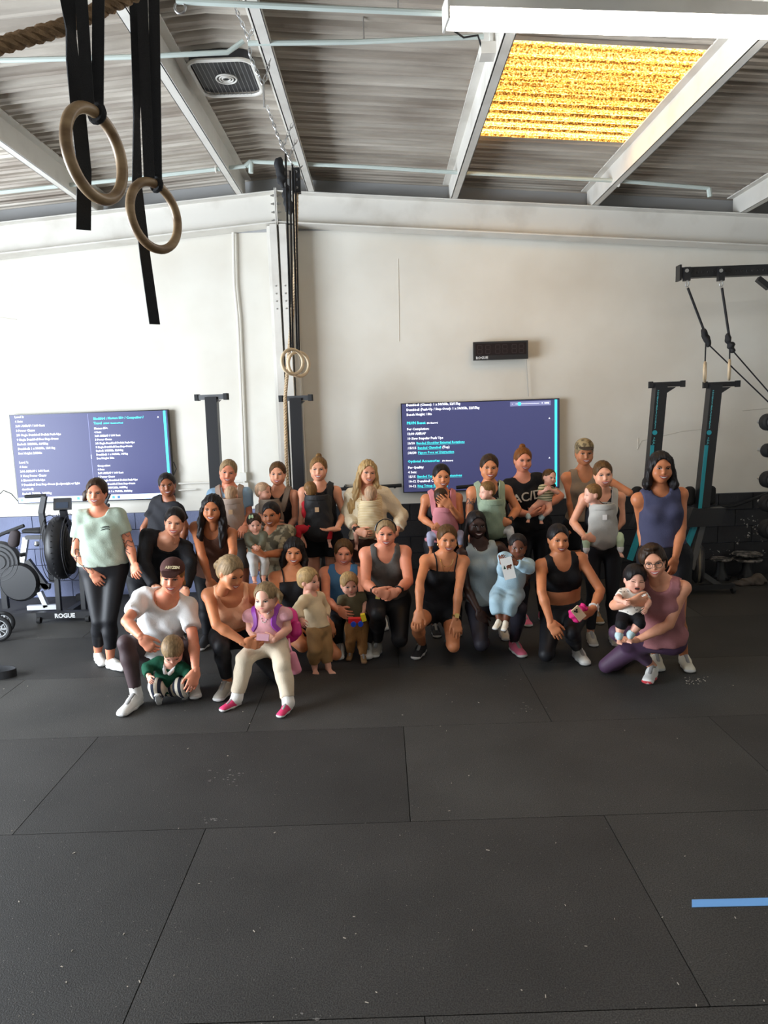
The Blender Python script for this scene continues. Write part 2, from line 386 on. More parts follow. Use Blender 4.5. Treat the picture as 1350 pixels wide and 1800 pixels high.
def make_person(label, name='person', S=1.0, kid=False, Y=5.5, yaw=0, pyaw=None, pel=None, neck=None, head=None, hrot=(0, 0, 0), hs=None, headdepth=0, w=1.0, bust=1.0,
                skin=None, mouth='smile', armR=None, armL=None, handR=('relaxed', (0, 1, 0)), handL=('relaxed', (0, 1, 0)), legR=None, legL=None, toeR=None, toeL=None,
                base=None, barefoot=False, headw=1.0, stand=None, group=None, feet=True, belly=0.0):
    p = Person(); p.name = label[:28]; p.kid = kid; B = p.B = KID if kid else ADULT; rad = R_
    if stand is not None:                      # standing: floor depth given, size follows from where the head shows
        hx, hy = head[:2]; c = at(hx, hy, Y - .02); tot = B['hip'] + .035 + B['torso'] + B['neck']
        S = c[2] / tot if stand is True else stand; p.S = S
    p.S = S; p.yaw = yaw; pyaw = yaw if pyaw is None else pyaw
    fwd = lambda a: np.array((math.sin(rad(a)), -math.cos(rad(a)), 0.)); side = lambda a: np.array((math.cos(rad(a)), math.sin(rad(a)), 0.))
    p.Lt = B['torso'] * S
    if stand is not None:
        if pel is not None: q = at(pel[0], pel[1], Y); p.P0 = np.array((q[0], Y, (B['hip'] + .035) * S))
        else: q = at(head[0], head[1], Y); p.P0 = np.array((q[0], Y, (B['hip'] + .035) * S))
    elif isinstance(pel[0], str): p.P0 = np.array(pel[1:4], float)
    else: p.P0 = at(pel[0], pel[1], Y)
    if neck is None and stand is not None: hq = at(head[0], head[1], Y - .02); p.N = p.P0 + np.array((hq[0] - p.P0[0], 0, p.Lt))
    elif neck is None: p.N = p.P0 + np.array((0, 0, p.Lt))
    else: p.N = p.reach(p.P0, neck, p.Lt, 'torso')
    p.u = nrm(p.N - p.P0); p.Lt = np.linalg.norm(p.N - p.P0)
    f = fwd(yaw); p.fw = nrm(f - p.u * (f @ p.u)); p.sd = np.cross(p.fw, p.u) * -1
    if p.sd @ side(yaw) < 0: p.sd = -p.sd
    pf = fwd(pyaw); pu = nrm(p.u + np.array((0, 0, .6))); p.pf = nrm(pf - pu * (pf @ pu)); p.ps = side(pyaw)
    p.H = p.reach(p.N, head, B['neck'] * S, 'neck') if head is not None and stand is None else (at(head[0], head[1], p.N[1] - .02) if head is not None else p.N + p.u * B['neck'] * S)
    shd = -.048 * S if not kid else -.03 * S
    p.ShR = p.N - p.sd * B['shw'] * S + p.u * shd; p.ShL = p.N + p.sd * B['shw'] * S + p.u * shd
    p.HipR = p.P0 - p.ps * B['hipw'] * S - pu * .02 * S; p.HipL = p.P0 + p.ps * B['hipw'] * S - pu * .02 * S
    def arm(sh, spec, sgn):
        if spec is None: e = sh + np.array((0, 0, -1)) * B['ua'] * S + p.sd * sgn * .05 * S; wv = e + np.array((0, 0, -1)) * B['fa'] * S + p.fw * .06 * S; return e, wv, nrm(wv - e)
        e = p.reach(sh, spec[0], B['ua'] * S, 'upper arm'); wv = p.reach(e, spec[1], B['fa'] * S, 'forearm')
        hd = nrm(p.reach(wv, spec[2], B['hand'] * .75 * S, 'hand') - wv) if len(spec) > 2 else nrm(wv - e)
        return e, wv, hd
    p.ElR, p.WrR, p.HdR = arm(p.ShR, armR, -1); p.ElL, p.WrL, p.HdL = arm(p.ShL, armL, 1)
    def leg(hp, spec, sgn):
        if spec is None:
            k = hp + np.array((0, 0, -1)) * (hp[2] - B['ank'] * S) * .505 + p.pf * .02 * S; a = np.array((hp[0], hp[1], B['ank'] * S)) + p.ps * sgn * .015 * S; return k, a
        k = p.reach(hp, spec[0], B['thigh'] * S, 'thigh'); a = p.reach(k, spec[1], B['shin'] * S, 'shin')
        r = np.linalg.norm(a - k) / (B['shin'] * S)
        if abs(r - 1) > .2: WARN.append('%s shin ratio %.2f' % (p.name, r))
        return k, a
    p.KnR, p.AnR = leg(p.HipR, legR, -1); p.KnL, p.AnL = leg(p.HipL, legL, 1)
    # ---- body volumes
    Q = []; a = Q.append; sd, u, fw, ps, pf, T = p.sd, p.u, p.fw, p.ps, p.pf, p.T
    if not kid:
        a(Prim(T(.50), T(.80), (.122 * w * S, .090 * w * S), (.132 * w * S, .084 * S), sd, k=.05 * S, tag='chest'))
        a(Prim(T(.14), T(.50), (.138 * w * S, .098 * w * S), (.118 * w * S, .088 * w * S), sd, k=.07 * S, tag='waist'))
        a(ell(T(.02), (.155 * w * S, .108 * w * S, .105 * S), ps, u, k=.06 * S, tag='pelvis'))
        if belly: a(ell(T(.24, 0, .06), (.12 * w * S, belly * S, .12 * S), sd, u, k=.06 * S, tag='waist'))
        for x in (-1, 1):
            a(ell(p.P0 + ps * x * .068 * S - pf * .055 * S - pu * .035 * S, (.082 * w * S,) * 3, k=.05 * S, tag='glute'))
            a(ell(T(.66, x * .066 * w, .068), (.058 * bust * S, .052 * bust * S, .056 * bust * S), sd, u, k=.035 * S, tag='breast'))
            a(cap(T(.90, x * .125, -.012), T(1.06, x * .012, .004), .030 * S, .046 * S, k=.035 * S, tag='trap'))
        a(Prim(p.ShR - u * .005 * S, p.ShL - u * .005 * S, (.046 * S, .050 * S), (.046 * S, .050 * S), u, k=.045 * S, tag='shoulder'))
        a(cap(T(.98, 0, .0), p.H - u * .05 * S + fw * -.012 * S, .048 * S, .042 * S, k=.03 * S, tag='neck'))
        lims = dict(de=.046, ua=(.043, .035), fa=(.034, .037, .0245), th=(.086, .051), ca=(.047, .052, .033))
    else:
        a(Prim(T(.45), T(.84), (.092 * w * S, .072 * w * S), (.086 * w * S, .062 * S), sd, k=.04 * S, tag='chest'))
        a(Prim(T(.12), T(.45), (.092 * w * S, .078 * w * S), (.094 * w * S, .078 * w * S), sd, k=.05 * S, tag='waist'))
        a(ell(T(.0), (.098 * w * S, .082 * w * S, .075 * S), ps, u, k=.04 * S, tag='pelvis'))
        for x in (-1, 1): a(cap(T(.90, x * .075, -.005), T(1.08, x * .01, .004), .024 * S, .036 * S, k=.03 * S, tag='trap'))
        a(Prim(p.ShR, p.ShL, (.036 * S, .038 * S), (.036 * S, .038 * S), u, k=.035 * S, tag='shoulder'))
        a(cap(T(.98), p.H - u * .04 * S, .042 * S, .042 * S, k=.025 * S, tag='neck'))
        lims = dict(de=.038, ua=(.036, .031), fa=(.031, .032, .022), th=(.062, .045), ca=(.043, .044, .030))
    g = lambda r: r * S * (w ** .7)
    for t, sh, e, wr in (('R', p.ShR, p.ElR, p.WrR), ('L', p.ShL, p.ElL, p.WrL)):
        a(ell(sh, (g(lims['de']),) * 3, k=.03 * S, tag='delt' + t)); a(cap(sh, e, g(lims['ua'][0]), g(lims['ua'][1]), k=.022 * S, tag='ua' + t))
        m = e + (wr - e) * .3; a(cap(e, m, g(lims['fa'][0]), g(lims['fa'][1]), k=.007 * S, tag='fa1' + t)); a(cap(m, wr, g(lims['fa'][1]), lims['fa'][2] * S, k=.015 * S, tag='fa2' + t))
    for t, hp, k_, an in (('R', p.HipR, p.KnR, p.AnR), ('L', p.HipL, p.KnL, p.AnL)):
        out = ps * (-1 if t == 'R' else 1) * .012 * S
        a(cap(hp + out, k_, g(lims['th'][0]), g(lims['th'][1]), k=.045 * S, tag='th' + t))
        back = nrm(np.cross(np.cross(k_ - hp, an - k_), an - k_)) if np.linalg.norm(np.cross(nrm(k_ - hp), nrm(an - k_))) > .2 else -pf
        m = k_ + (an - k_) * .32 + (-pf if abs(nrm(an - k_)[2]) > .8 else -back * 0) * .012 * S
        a(cap(k_, m, g(lims['ca'][0]), g(lims['ca'][1]), k=.010 * S, tag='ca1' + t)); a(cap(m, an, g(lims['ca'][1]), lims['ca'][2] * S, k=.02 * S, tag='ca2' + t))
    p.prims = list(Q)
    # ---- feet
    def footframe(an, toe, kn):
        sh = nrm(kn - an)
        if toe is None: x = p.pf.copy(); x[2] = 0; z = np.array((0, 0, 1.))
        elif len(toe) == 2: x = np.array((math.sin(rad(toe[0])), -math.cos(rad(toe[0])), 0)); x = x * math.cos(rad(toe[1])) + np.array((0, 0, math.sin(rad(toe[1])))); z = np.array((0, 0, 1.)) if abs(toe[1]) < 60 else sh
        else: x = np.array(toe[:3], float); z = np.array(toe[3:6], float) if len(toe) > 3 else sh
        x = nrm(x); z = nrm(z - x * (z @ x)); return np.stack([x, np.cross(z, x), z], 1)
    p.footR, p.footL = footframe(p.AnR, toeR, p.KnR), footframe(p.AnL, toeL, p.KnL)
    fl = 1.0 if not kid else .60
    if barefoot:
        for M, an in ((p.footR, p.AnR), (p.footL, p.AnL)):
            X = lambda v: an + M @ (np.array(v) * S * fl * (1.25 if kid else 1))
            Q.append(cap(X((0, 0, -.01)), X((-.03, 0, -.05)), .03 * S * fl * 1.2, .026 * S * fl * 1.2, k=.02 * S)); Q.append(Prim(X((-.02, 0, -.045)), X((.12, 0, -.058)), (.03 * S * fl * 1.2, .028 * S * fl * 1.2), (.042 * S * fl * 1.2, .016 * S * fl * 1.2), M[:, 1], k=.02 * S))
            for i, y in enumerate((.03, .012, -.004, -.018, -.03)): Q.append(cap(X((.12, y, -.058)), X((.165 - .007 * i, y * 1.1, -.06)), (.013 if i == 0 else .009) * S * fl * 1.2, k=.006))
    h = .0136 * max(.62, S if not kid else S * .75)
    V, F = mesh_field(Q, h); MI = np.zeros(len(F), int)
    # ---- head, hands into the same mesh
    hy, hp_, hr = hrot
    HM = np.array(Matrix.Rotation(rad(hy), 3, 'Z') @ Matrix.Rotation(rad(hp_), 3, 'X') @ Matrix.Rotation(rad(hr), 3, 'Y'))
    p.hs = hs if hs else (S ** .6 if not kid else .9); p.HM = HM; p.Hmat = HM * p.hs * np.array((headw, 1, 1))
    hv, hf, hm = head_template(kid, mouth); parts = [(V, F, MI), (hv @ p.Hmat.T + p.H, hf, hm)]
    for t, wr, hd, spec in (('R', p.WrR, p.HdR, handR), ('L', p.WrL, p.HdL, handL)):
        pose, pn = spec; z = -np.array(pn, float); z = nrm(z - hd * (z @ hd)); M = np.stack([hd, np.cross(z, hd), z], 1) * (B['hand'] / .175) * S
        if kid: M = M * np.array((1, 1.1, 1.25))
        hv, hf = hand_template(pose)
        if t == 'L': hv = hv * np.array((1, -1, 1)); hf = hf[:, ::-1]
        setattr(p, 'hand' + t, (wr, M)); parts.append((hv @ M.T + wr, hf, np.zeros(len(hf), int)))
    lo = min(V[:, 2].min(), 9); p.base = np.array((p.P0[0], p.P0[1], max(0.0, lo))) if base is None else np.array(base)
    o = 0; VV = []; FF = []; MM = []
    for v, f_, m in parts: VV.append(v - p.base); FF.append(f_ + o); MM.append(m); o += len(v)
    p.obj = link(name, np_mesh(name, np.concatenate(VV), np.concatenate(FF), skin, np.concatenate(MM)), None, p.base)
    tag(p.obj, label, 'child' if kid else 'person', group)
    p.h = h; return p
def add_part(p, name, V, F, m, parent=None, smooth=True):
    o = link(name, np_mesh(name, V - p.base, F, m, None, smooth), p.obj if parent is None else parent)
    return o
def part_mb(p, name, mb, m, parent=None):
    mb.v = [tuple(np.array(v) - p.base) for v in mb.v]; return mb.build(name, m, p.obj if parent is None else parent)
def wrinkle(amp, freq, seed=0.0):
    def f(P):
        return amp * (np.sin(P[:, 2] * freq + 2.1 * np.sin(P[:, 0] * freq * .43 + seed) + seed) * .6 + np.sin(P[:, 0] * freq * 1.3 + P[:, 2] * freq * .7 + 1.7 * np.sin(P[:, 2] * freq * .31) + P[:, 1] * freq) * .5)
    return f
TORSO = ('chest', 'waist', 'pelvis', 'glute', 'breast', 'shoulder', 'trap')
LIMB = lambda n: [n + 'R', n + 'L']
def top(p, m, kind='tee', hem=.0, sleeve=.5, off=.010, name=None, neckw=.07, drop=.05, loose=.010, strapw=None, wr=.003, armhole=.072):
    S = p.S; q = []; offs = {}
    if p.kid: neckw *= .72; drop *= .35
    for pr in p.prims:
        t = pr.tag
        if t in ('chest', 'waist', 'breast', 'shoulder', 'trap') or (t in ('pelvis', 'glute') and hem < .12) or (t[:4] == 'delt' and sleeve > 0):
            offs[t] = (off + (loose if t in ('waist', 'pelvis') else (-off * .4 if t[:4] == 'delt' else loose * .3))) * S; q.append(pr)
        if t[:2] == 'ua' and sleeve > 0: offs[t] = (off + loose * .6) * S; q.append(pr if sleeve >= 1 else pr.cut(sleeve * 1.0))
        if sleeve > 1 and t[:3] == 'fa1': offs[t] = (off + loose * .4) * S; q.append(pr)
        if sleeve > 1 and t[:3] == 'fa2': offs[t] = (off + loose * .4) * S; q.append(pr.cut(min(.97, sleeve - 1)))
        if hem < -.02 and t[:2] == 'th': offs[t] = (off + loose) * S; q.append(pr.cut(min(.9, -hem)))
    clips = [hole(ell(p.N + p.fw * .045 * S + p.u * .02 * S, (neckw * S, .13 * S, (drop + .02) * S), p.sd, p.u)), hole(ell(p.N + p.u * .015 * S, (neckw * S, neckw * .95 * S, .05 * S), p.sd, p.u))]
    clips.append(plane(p.N + p.u * .028 * S, p.u))
    if kind in ('tank', 'bra', 'cami'):
        for sh, x in ((p.ShR, -1), (p.ShL, 1)):
            c = sh + p.sd * x * .035 * S
            clips.append(hole(Prim(c - p.u * .035 * S, c + p.u * .08 * S, (armhole * S, .13 * S), (armhole * .9 * S, .13 * S), p.sd)))
    if kind == 'cami': clips.append(plane(p.T(.80), p.u))
    V, F = mesh_field(q, p.h, offs, (), wobble=wrinkle(wr * S, 42 / S, p.P0[0] * 7) if wr else None, mid=(TORSO, clips + [plane(p.T(hem), -p.u)]))
    o = add_part(p, name or dict(tee='t_shirt', tank='tank_top', bra='sports_bra', cami='camisole_top').get(kind, 'top'), V, F, m)
    if kind == 'cami':
        for x in (-1, 1): strap(p, [p.T(.76, x * .080, .15), p.T(.88, x * .082, .12), p.T(1.0, x * .085, .05), p.T(1.0, x * .085, -.04), p.T(.86, x * .080, -.12), p.T(.72, x * .07, -.12)], .006, m, o, 'strap')
    return o
def project(prims, P, off, it=6):
    P = np.array(P, float)
    for _ in range(it):
        d = eval_pts(prims, P); g = np.stack([eval_pts(prims, P + e) - d for e in np.eye(3) * .004], 1); g /= np.linalg.norm(g, axis=1, keepdims=True) + 1e-9; P = P - (d - off)[:, None] * g
    return P
def strap(p, pts, wd, m, parent=None, name='strap', off=.006, thick=.35, n=14):
    pts = np.array(pts); t = np.linspace(0, len(pts) - 1, n); P = np.stack([np.interp(t, range(len(pts)), pts[:, i]) for i in range(3)], 1)
    body = [q for q in p.prims if q.tag in TORSO]; P = project(body, P, off * p.S); d = eval_pts(body, P); N = np.stack([eval_pts(body, P + e) - d for e in np.eye(3) * .004], 1); N /= np.linalg.norm(N, axis=1, keepdims=True) + 1e-9
    mb = MB(); vs = []; fs = []
    for i in range(n):
        tg = nrm(P[min(i + 1, n - 1)] - P[max(i - 1, 0)]); b = nrm(np.cross(tg, N[i]))
        for x, y in ((-1, -.5), (-.8, 1), (.8, 1), (1, -.5)): vs.append(P[i] + b * x * wd + N[i] * y * wd * thick)
    for i in range(n - 1):
        for k in range(4): fs.append((i * 4 + k, i * 4 + (k + 1) % 4, i * 4 + 4 + (k + 1) % 4, i * 4 + 4 + k))
    fs += [(0, 1, 2, 3), tuple((n - 1) * 4 + k for k in (3, 2, 1, 0))]
    mb.add(vs, fs)
    if isinstance(parent, tuple): return mb.build(name, m, parent[0])
    return part_mb(p, name, mb, m, parent)
def bottom(p, m, length=2.0, waist=.22, off=.006, loose=0.0, name='leggings', wr=0.0):
    S = p.S; q = []; offs = {}
    for pr in p.prims:
        t = pr.tag
        if t in ('waist', 'pelvis', 'glute'): offs[t] = off * S * 1.0; q.append(pr)
        if t[:2] == 'th': offs[t] = (off + loose) * S; q.append(pr if length >= 1 else pr.cut(length))
        if t[:3] == 'ca1' and length > 1: offs[t] = (off + loose) * S; q.append(pr if length >= 1.32 else pr.cut((length - 1) / .32))
        if t[:3] == 'ca2' and length > 1.32: offs[t] = (off + loose * .8) * S; q.append(pr.cut(min(1, (length - 1.32) / .68)))
    V, F = mesh_field(q, p.h, offs, (), wobble=wrinkle(wr * S, 50 / S, p.P0[0] * 5) if wr else None, mid=(TORSO, [plane(p.T(waist), p.u)]))
    return add_part(p, name, V, F, m)
def socks(p, m, which='RL', lo=.62):
    for t in which:
        pr = [x for x in p.prims if x.tag == 'ca2' + t][0]; A = pr.A + (pr.B - pr.A) * lo; d = nrm(pr.B - pr.A)
        M = p.footR if t == 'R' else p.footL; r = pr.rb[0]
        V, F = mesh_field([cap(A, pr.B, r + .010 * p.S, r + .006 * p.S, k=.01), cap(pr.B, pr.B + M @ np.array((.03, 0, -.03 if not p.kid else -.012)) * p.S, r + .006, r * .9, k=.02)], .006, 0, [plane(A, -d)])
        add_part(p, 'sock', V, F, m)
def shoes(p, up, sole, lace, which='RL', sc=None):
    T_ = shoe_template(); sc = sc or (p.S if not p.kid else p.S * .66)
    for t in which:
        M, an = (p.footR, p.AnR) if t == 'R' else (p.footL, p.AnL)
        o = an - M[:, 2] * .078 * sc + M[:, 0] * .022 * sc; X = lambda V: V @ (M * sc).T + o
        lowest = X(T_['sole'][0])[:, 2].min()
        if lowest < 0.001: o = o + np.array((0, 0, .001 - lowest))
        elif lowest < .03 and not p.kid: o = o + np.array((0, 0, .001 - lowest))
        s = add_part(p, 'shoe', X(T_['shoe'][0]), T_['shoe'][1], up); add_part(p, 'sole', X(T_['sole'][0]), T_['sole'][1], sole, s)
        add_part(p, 'outsole', X(T_['outsole'][0]), T_['outsole'][1], mat('dark outsole', (.03, .03, .032), .7), s)
        if lace:
            add_part(p, 'tongue', X(T_['tongue'][0]), T_['tongue'][1], mat('grey tongue', srgb(150, 148, 146), .8), s)
            mb = MB(); mb.v = [tuple(X(np.array([v]))[0]) for v in T_['laces'].v]; mb.f = T_['laces'].f; mb.mi = T_['laces'].mi; part_mb(p, 'laces', mb, lace, s)
# ------------------------------------------------------------------ hair, in head coordinates
def hair(p, color, style='back', extra=(), hairline=0.0, vol=.010, name='hair', full=None):
    kid = p.kid; P = []; a = P.append
    cr = ((.073, .090, .082), (0, .014, .034)) if not kid else ((.080, .096, .082), (0, .014, .034))
    a(ell(cr[1], tuple(x + vol for x in cr[0]), k=.02)); a(ell((0, .035, -.02), (.066 + vol, .070 + vol * .6, .062), k=.03))
    clips = []
    face = ell((0, -.112, -.012 - hairline), (.070 if style not in ('bangs', 'toddler') else .064, .088, .100 if style not in ('bangs', 'toddler') else .076), W=(0, -.12, 1))
    clips.append(hole(face)); clips.append(plane((0, .0, -.062), (0, -.35, -1)))
    if style in ('back', 'pony', 'bun', 'topbun', 'baby', 'toddler', 'half'):
        for x in (-1, 1): clips.append(hole(ell((x * .080, -.004, -.034), (.028, .024, .036))))
    if style == 'pony': a(ell((0, .112, .045), (.024, .03, .024), k=.02)); pts = [(0, .125, .05), (0, .155, .0), (.0, .15, -.08), (0, .13, -.15)]; [a(cap(pts[i], pts[i + 1], (.026, .024, .020)[i], (.024, .020, .008)[i], k=.012)) for i in range(3)]
    if style == 'bun': a(ell((0, .108, .03), (.034, .03, .034), k=.012))
    if style == 'topbun': a(ell((0, .05, .128), (.030, .030, .024), k=.012))
    longs = []
    if style in ('long', 'longfront', 'bob', 'bangs'):
        zl = dict(long=-.30, longfront=-.30, bob=-.16, bangs=-.10)[style]
        clips = [hole(face)]
        for x in (-1, 1):
            fy = -.035 if style in ('longfront', 'long') else -.02
            pts = [(x * .066, -.012, .05), (x * .082, -.008, -.03), (x * .092, fy * .6, -.11), (x * .098, fy, zl * .75), (x * .085, fy, zl)]
            for i in range(4):
                if pts[i][2] <= zl: continue
                r = (.020, .024, .028, .024, .010); a(Prim(pts[i], pts[i + 1], (r[i], r[i] * 1.5), (r[i + 1], r[i + 1] * 1.5), (1, 0, 0), k=.02))
        bz = max(zl, -.22); a(Prim((0, .055, 0), (0, .075, bz), (.075, .04), (.085, .03), (1, 0, 0), k=.03))
        neckhole = hole(cap((0, -.02, -.06), (0, -.10, -.40), .050, .075)); clips.append(neckhole)
    for e in extra: a(e)
    amp = (.0014 if style in ('back', 'bun', 'pony', 'topbun') else .0032) if not kid else .0011
    wob = lambda Q: amp * np.sin(np.arctan2(Q[:, 0], Q[:, 1] - .01) * 26 + 2.5 * np.sin(Q[:, 2] * 26)) + amp * .6 * np.sin(Q[:, 0] * 190 + 3 * np.sin(Q[:, 2] * 20))
    V, F = mesh_field(P, .0072, 0, clips, wobble=wob)
    if len(V) == 0: return None
    o = link(name, np_mesh(name, V, F, hair_mat(color)), p.obj)
    M = Matrix([list(r) for r in p.Hmat]).to_4x4(); M.translation = Vector(p.H - p.base); o.matrix_local = M
    return o
def head_mb(p, name, mb, m, parent=None):
    o = mb.build(name, m, p.obj if parent is None else parent)
    if parent is None:
        M = Matrix([list(r) for r in p.Hmat]).to_4x4(); M.translation = Vector(p.H - p.base); o.matrix_local = M
    return o
def head_sdf(p, name, prims, m, h=.006, clips=(), parent=None):
    V, F = mesh_field(prims, h, 0, clips); o = link(name, np_mesh(name, V, F, m), p.obj if parent is None else parent)
    if parent is None:
        M = Matrix([list(r) for r in p.Hmat]).to_4x4(); M.translation = Vector(p.H - p.base); o.matrix_local = M
    return o
# ------------------------------------------------------------------ room shell
WY = 8.2; RX = -1.05; SL = .078
def zbeam(x): return 4.42 - SL * abs(x - RX)          # top of the gable beam = underside of the purlins
def zdeck(x): return 4.62 - SL * abs(x - RX)
M_white = mat('white wall paint', srgb(226, 222, 212), .62, col2=srgb(214, 208, 196), scale=1.1, bump=.12, bscale=7)
M_steel = mat('white steel paint', srgb(222, 218, 210), .5, col2=srgb(196, 190, 180), scale=3.0, ramp=(.5, .85))
M_slate = mat('slate blue block paint', srgb(116, 124, 156), .55, var=.10, scale=3, bump=.35, bscale=55)
M_blackblk = mat('black block paint', srgb(34, 34, 38), .5, col2=srgb(44, 44, 47), scale=3, bump=.35, bscale=55)
M_joint = mat('block joint', srgb(58, 62, 78), .8)
M_black = mat('black powder coat', (.012, .012, .014), .42, spec=.5)
M_rubber = mat('black rubber', (.014, .014, .015), .75)
M_dgrey = mat('dark grey plastic', (.035, .035, .038), .5)
M_steelbare = mat('bare steel', (.55, .55, .55), .32, metal=.9)
M_silver = mat('silver paint', (.58, .59, .60), .35, metal=.5)
# floor: rubber mats on a slab
slab = MB(); slab.box((0, 2.0, -.045), (13.4, 13.4, .05)); floor_o = tag(slab.build('floor', mat('floor joint', (.008, .008, .008), .9), smooth=False), 'black rubber gym floor of large fitted mats', kind='structure')
def mat_material(i, tone):
    m = bpy.data.materials.new('rubber mat %d' % i); m.use_nodes = True; nt = m.node_tree; b = nt.nodes['Principled BSDF']; N = nt.nodes.new; L = nt.links.new
    tc = N('ShaderNodeTexCoord'); v = N('ShaderNodeTexVoronoi'); v.inputs['Scale'].default_value = 85; L(tc.outputs['Object'], v.inputs['Vector'])
    wn_ = N('ShaderNodeTexWhiteNoise'); L(v.outputs['Position'], wn_.inputs['Vector'])
    fl = N('ShaderNodeMath'); fl.operation = 'GREATER_THAN'; fl.inputs[1].default_value = .955; L(wn_.outputs['Value'], fl.inputs[0])
    nr = N('ShaderNodeMath'); nr.operation = 'LESS_THAN'; nr.inputs[1].default_value = .16; L(v.outputs['Distance'], nr.inputs[0])
    mu = N('ShaderNodeMath'); mu.operation = 'MULTIPLY'; L(fl.outputs[0], mu.inputs[0]); L(nr.outputs[0], mu.inputs[1])
    n = N('ShaderNodeTexNoise'); n.inputs['Scale'].default_value = 1.6; n.inputs['Detail'].default_value = 7; L(tc.outputs['Object'], n.inputs['Vector'])
    n3 = N('ShaderNodeTexNoise'); n3.inputs['Scale'].default_value = 170; n3.inputs['Detail'].default_value = 2; L(tc.outputs['Object'], n3.inputs['Vector'])
    r = N('ShaderNodeValToRGB'); e = r.color_ramp.elements; c = tone; e[0].position = .3; e[0].color = (c[0] * .8, c[1] * .8, c[2] * .8, 1); e[1].position = .75; e[1].color = (c[0] * 1.3, c[1] * 1.3, c[2] * 1.3, 1)
    L(n.outputs['Fac'], r.inputs['Fac'])
    gm = N('ShaderNodeMix'); gm.data_type = 'RGBA'; gm.blend_type = 'MULTIPLY'; gm.inputs['Factor'].default_value = .75; r3 = N('ShaderNodeValToRGB'); r3.color_ramp.elements[0].position = .38; r3.color_ramp.elements[1].position = .62; r3.color_ramp.elements[0].color = (.45, .45, .45, 1); r3.color_ramp.elements[1].color = (1.45, 1.45, 1.45, 1)
    L(n3.outputs['Fac'], r3.inputs['Fac']); L(r.outputs['Color'], gm.inputs['A']); L(r3.outputs['Color'], gm.inputs['B'])
    mx = N('ShaderNodeMix'); mx.data_type = 'RGBA'; mx.inputs['B'].default_value = (.22, .20, .17, 1); L(mu.outputs[0], mx.inputs['Factor']); L(gm.outputs['Result'], mx.inputs['A'])
    L(mx.outputs['Result'], b.inputs['Base Color']); b.inputs['Roughness'].default_value = .62; b.inputs['Specular IOR Level'].default_value = .35
    bp = N('ShaderNodeBump'); bp.inputs['Strength'].default_value = .5; bp.inputs['Distance'].default_value = .004; L(n3.outputs['Fac'], bp.inputs['Height']); L(bp.outputs['Normal'], b.inputs['Normal'])
    return m
MMAT = [mat_material(i, t) for i, t in enumerate(((.036, .034, .032), (.044, .042, .039), (.030, .0285, .027)))]
rng = random.Random(4)
ys = [-4.4, -3.3, -2.2, -1.1, 0, 1.05, 2.13, 3.28, 4.365, 5.45, 6.55, 7.5, 8.2]
for j in range(len(ys) - 1):
    x0 = -6.86 if j % 2 == 0 else -7.82
    for i in range(8):
        a, b = max(x0 + i * 1.975, -6.5), min(x0 + (i + 1) * 1.975, 6.5)
        if b - a < .1: continue
        mb = MB(); g = .004; mb.box(((a + b) / 2, (ys[j] + ys[j + 1]) / 2, -.01), (b - a - g, ys[j + 1] - ys[j] - g, .02)); k = (i * 7 + j * 5 + (i * j)) % 3
        mb.build('rubber_mat', MMAT[k], floor_o, smooth=False)
# end wall: painted upper part, block courses below
wall = MB(); wall.box((0, WY + .10, 2.9), (13, .16, 3.86)); wall_o = tag(wall.build('wall_back', M_white, smooth=False), 'white painted gym end wall above block courses', kind='structure')
jb = MB(); jb.box((0, WY + .06, .46), (13, .09, 1.02)); jb.build('block_joints', M_joint, wall_o, smooth=False)
BH = .97 / 5
blk = {}
for j in range(5):
    for i in range(34):
        x0 = -6.5 + i * .40 - (.2 if j % 2 else 0); x1 = x0 + .40; xa, xb = max(x0, -6.5), min(x1, 6.5)
        if xb - xa < .05: continue
        mt = M_slate if (xa + xb) / 2 < -1.0 else M_blackblk; key = (round(xb - xa, 3), mt.name)
        if key not in blk:
            mb = MB(); mb.box((0, 0, 0), (xb - xa - .008, .10, BH - .008)); blk[key] = mb.mesh('block', mt, False)
        link('block', blk[key], wall_o, ((xa + xb) / 2, WY + .05 - .008 + rng.uniform(-.002, .002), BH * (j + .5)))
# chipped paint on the black blocks: pale flakes that show the masonry
M_chip = mat('bare masonry', srgb(176, 172, 166), .9)
chips = MB(); rc = random.Random(9)
for px, py, n, sp in ((1312, 912, 14, 10), (1322, 925, 10, 9), (1335, 938, 10, 8), (1318, 944, 12, 12), (1262, 970, 9, 10), (1280, 968, 8, 10), (1298, 950, 6, 9), (1340, 972, 8, 10)):
    for k in range(n):
        q = at(px + rc.gauss(0, sp), py + rc.gauss(0, sp * .45), WY - .0095); s = abs(rc.gauss(.003, .004)) + .0015; m = 6; a0 = rc.random() * 6
        chips.add([(q[0] + s * rc.uniform(.5, 1.5) * math.cos(a0 + 6.283 * i / m), WY - .0108, q[2] + s * rc.uniform(.4, 1.1) * math.sin(a0 + 6.283 * i / m)) for i in range(m)], [tuple(range(m))])
tag(chips.build('chipped_paint', M_chip, wall_o, smooth=False), kind='stuff')
# scuffs and repaired seams on the white wall
M_seam = mat('plaster seam', srgb(204, 198, 186), .7)
sm = MB()
for pts in ([(1120, 790), (1128, 775), (1200, 758), (1262, 752)], [(1262, 690), (1264, 752)], [(1305, 722), (1350, 718)], [(0, 558), (30, 562)], [(700, 455), (702, 600)], [(1122, 770), (1122, 788)]):
    sm.tube([at(a, b, WY + .021) for a, b in pts], .006, 5)
sm.build('plaster_seam', M_seam, wall_o)
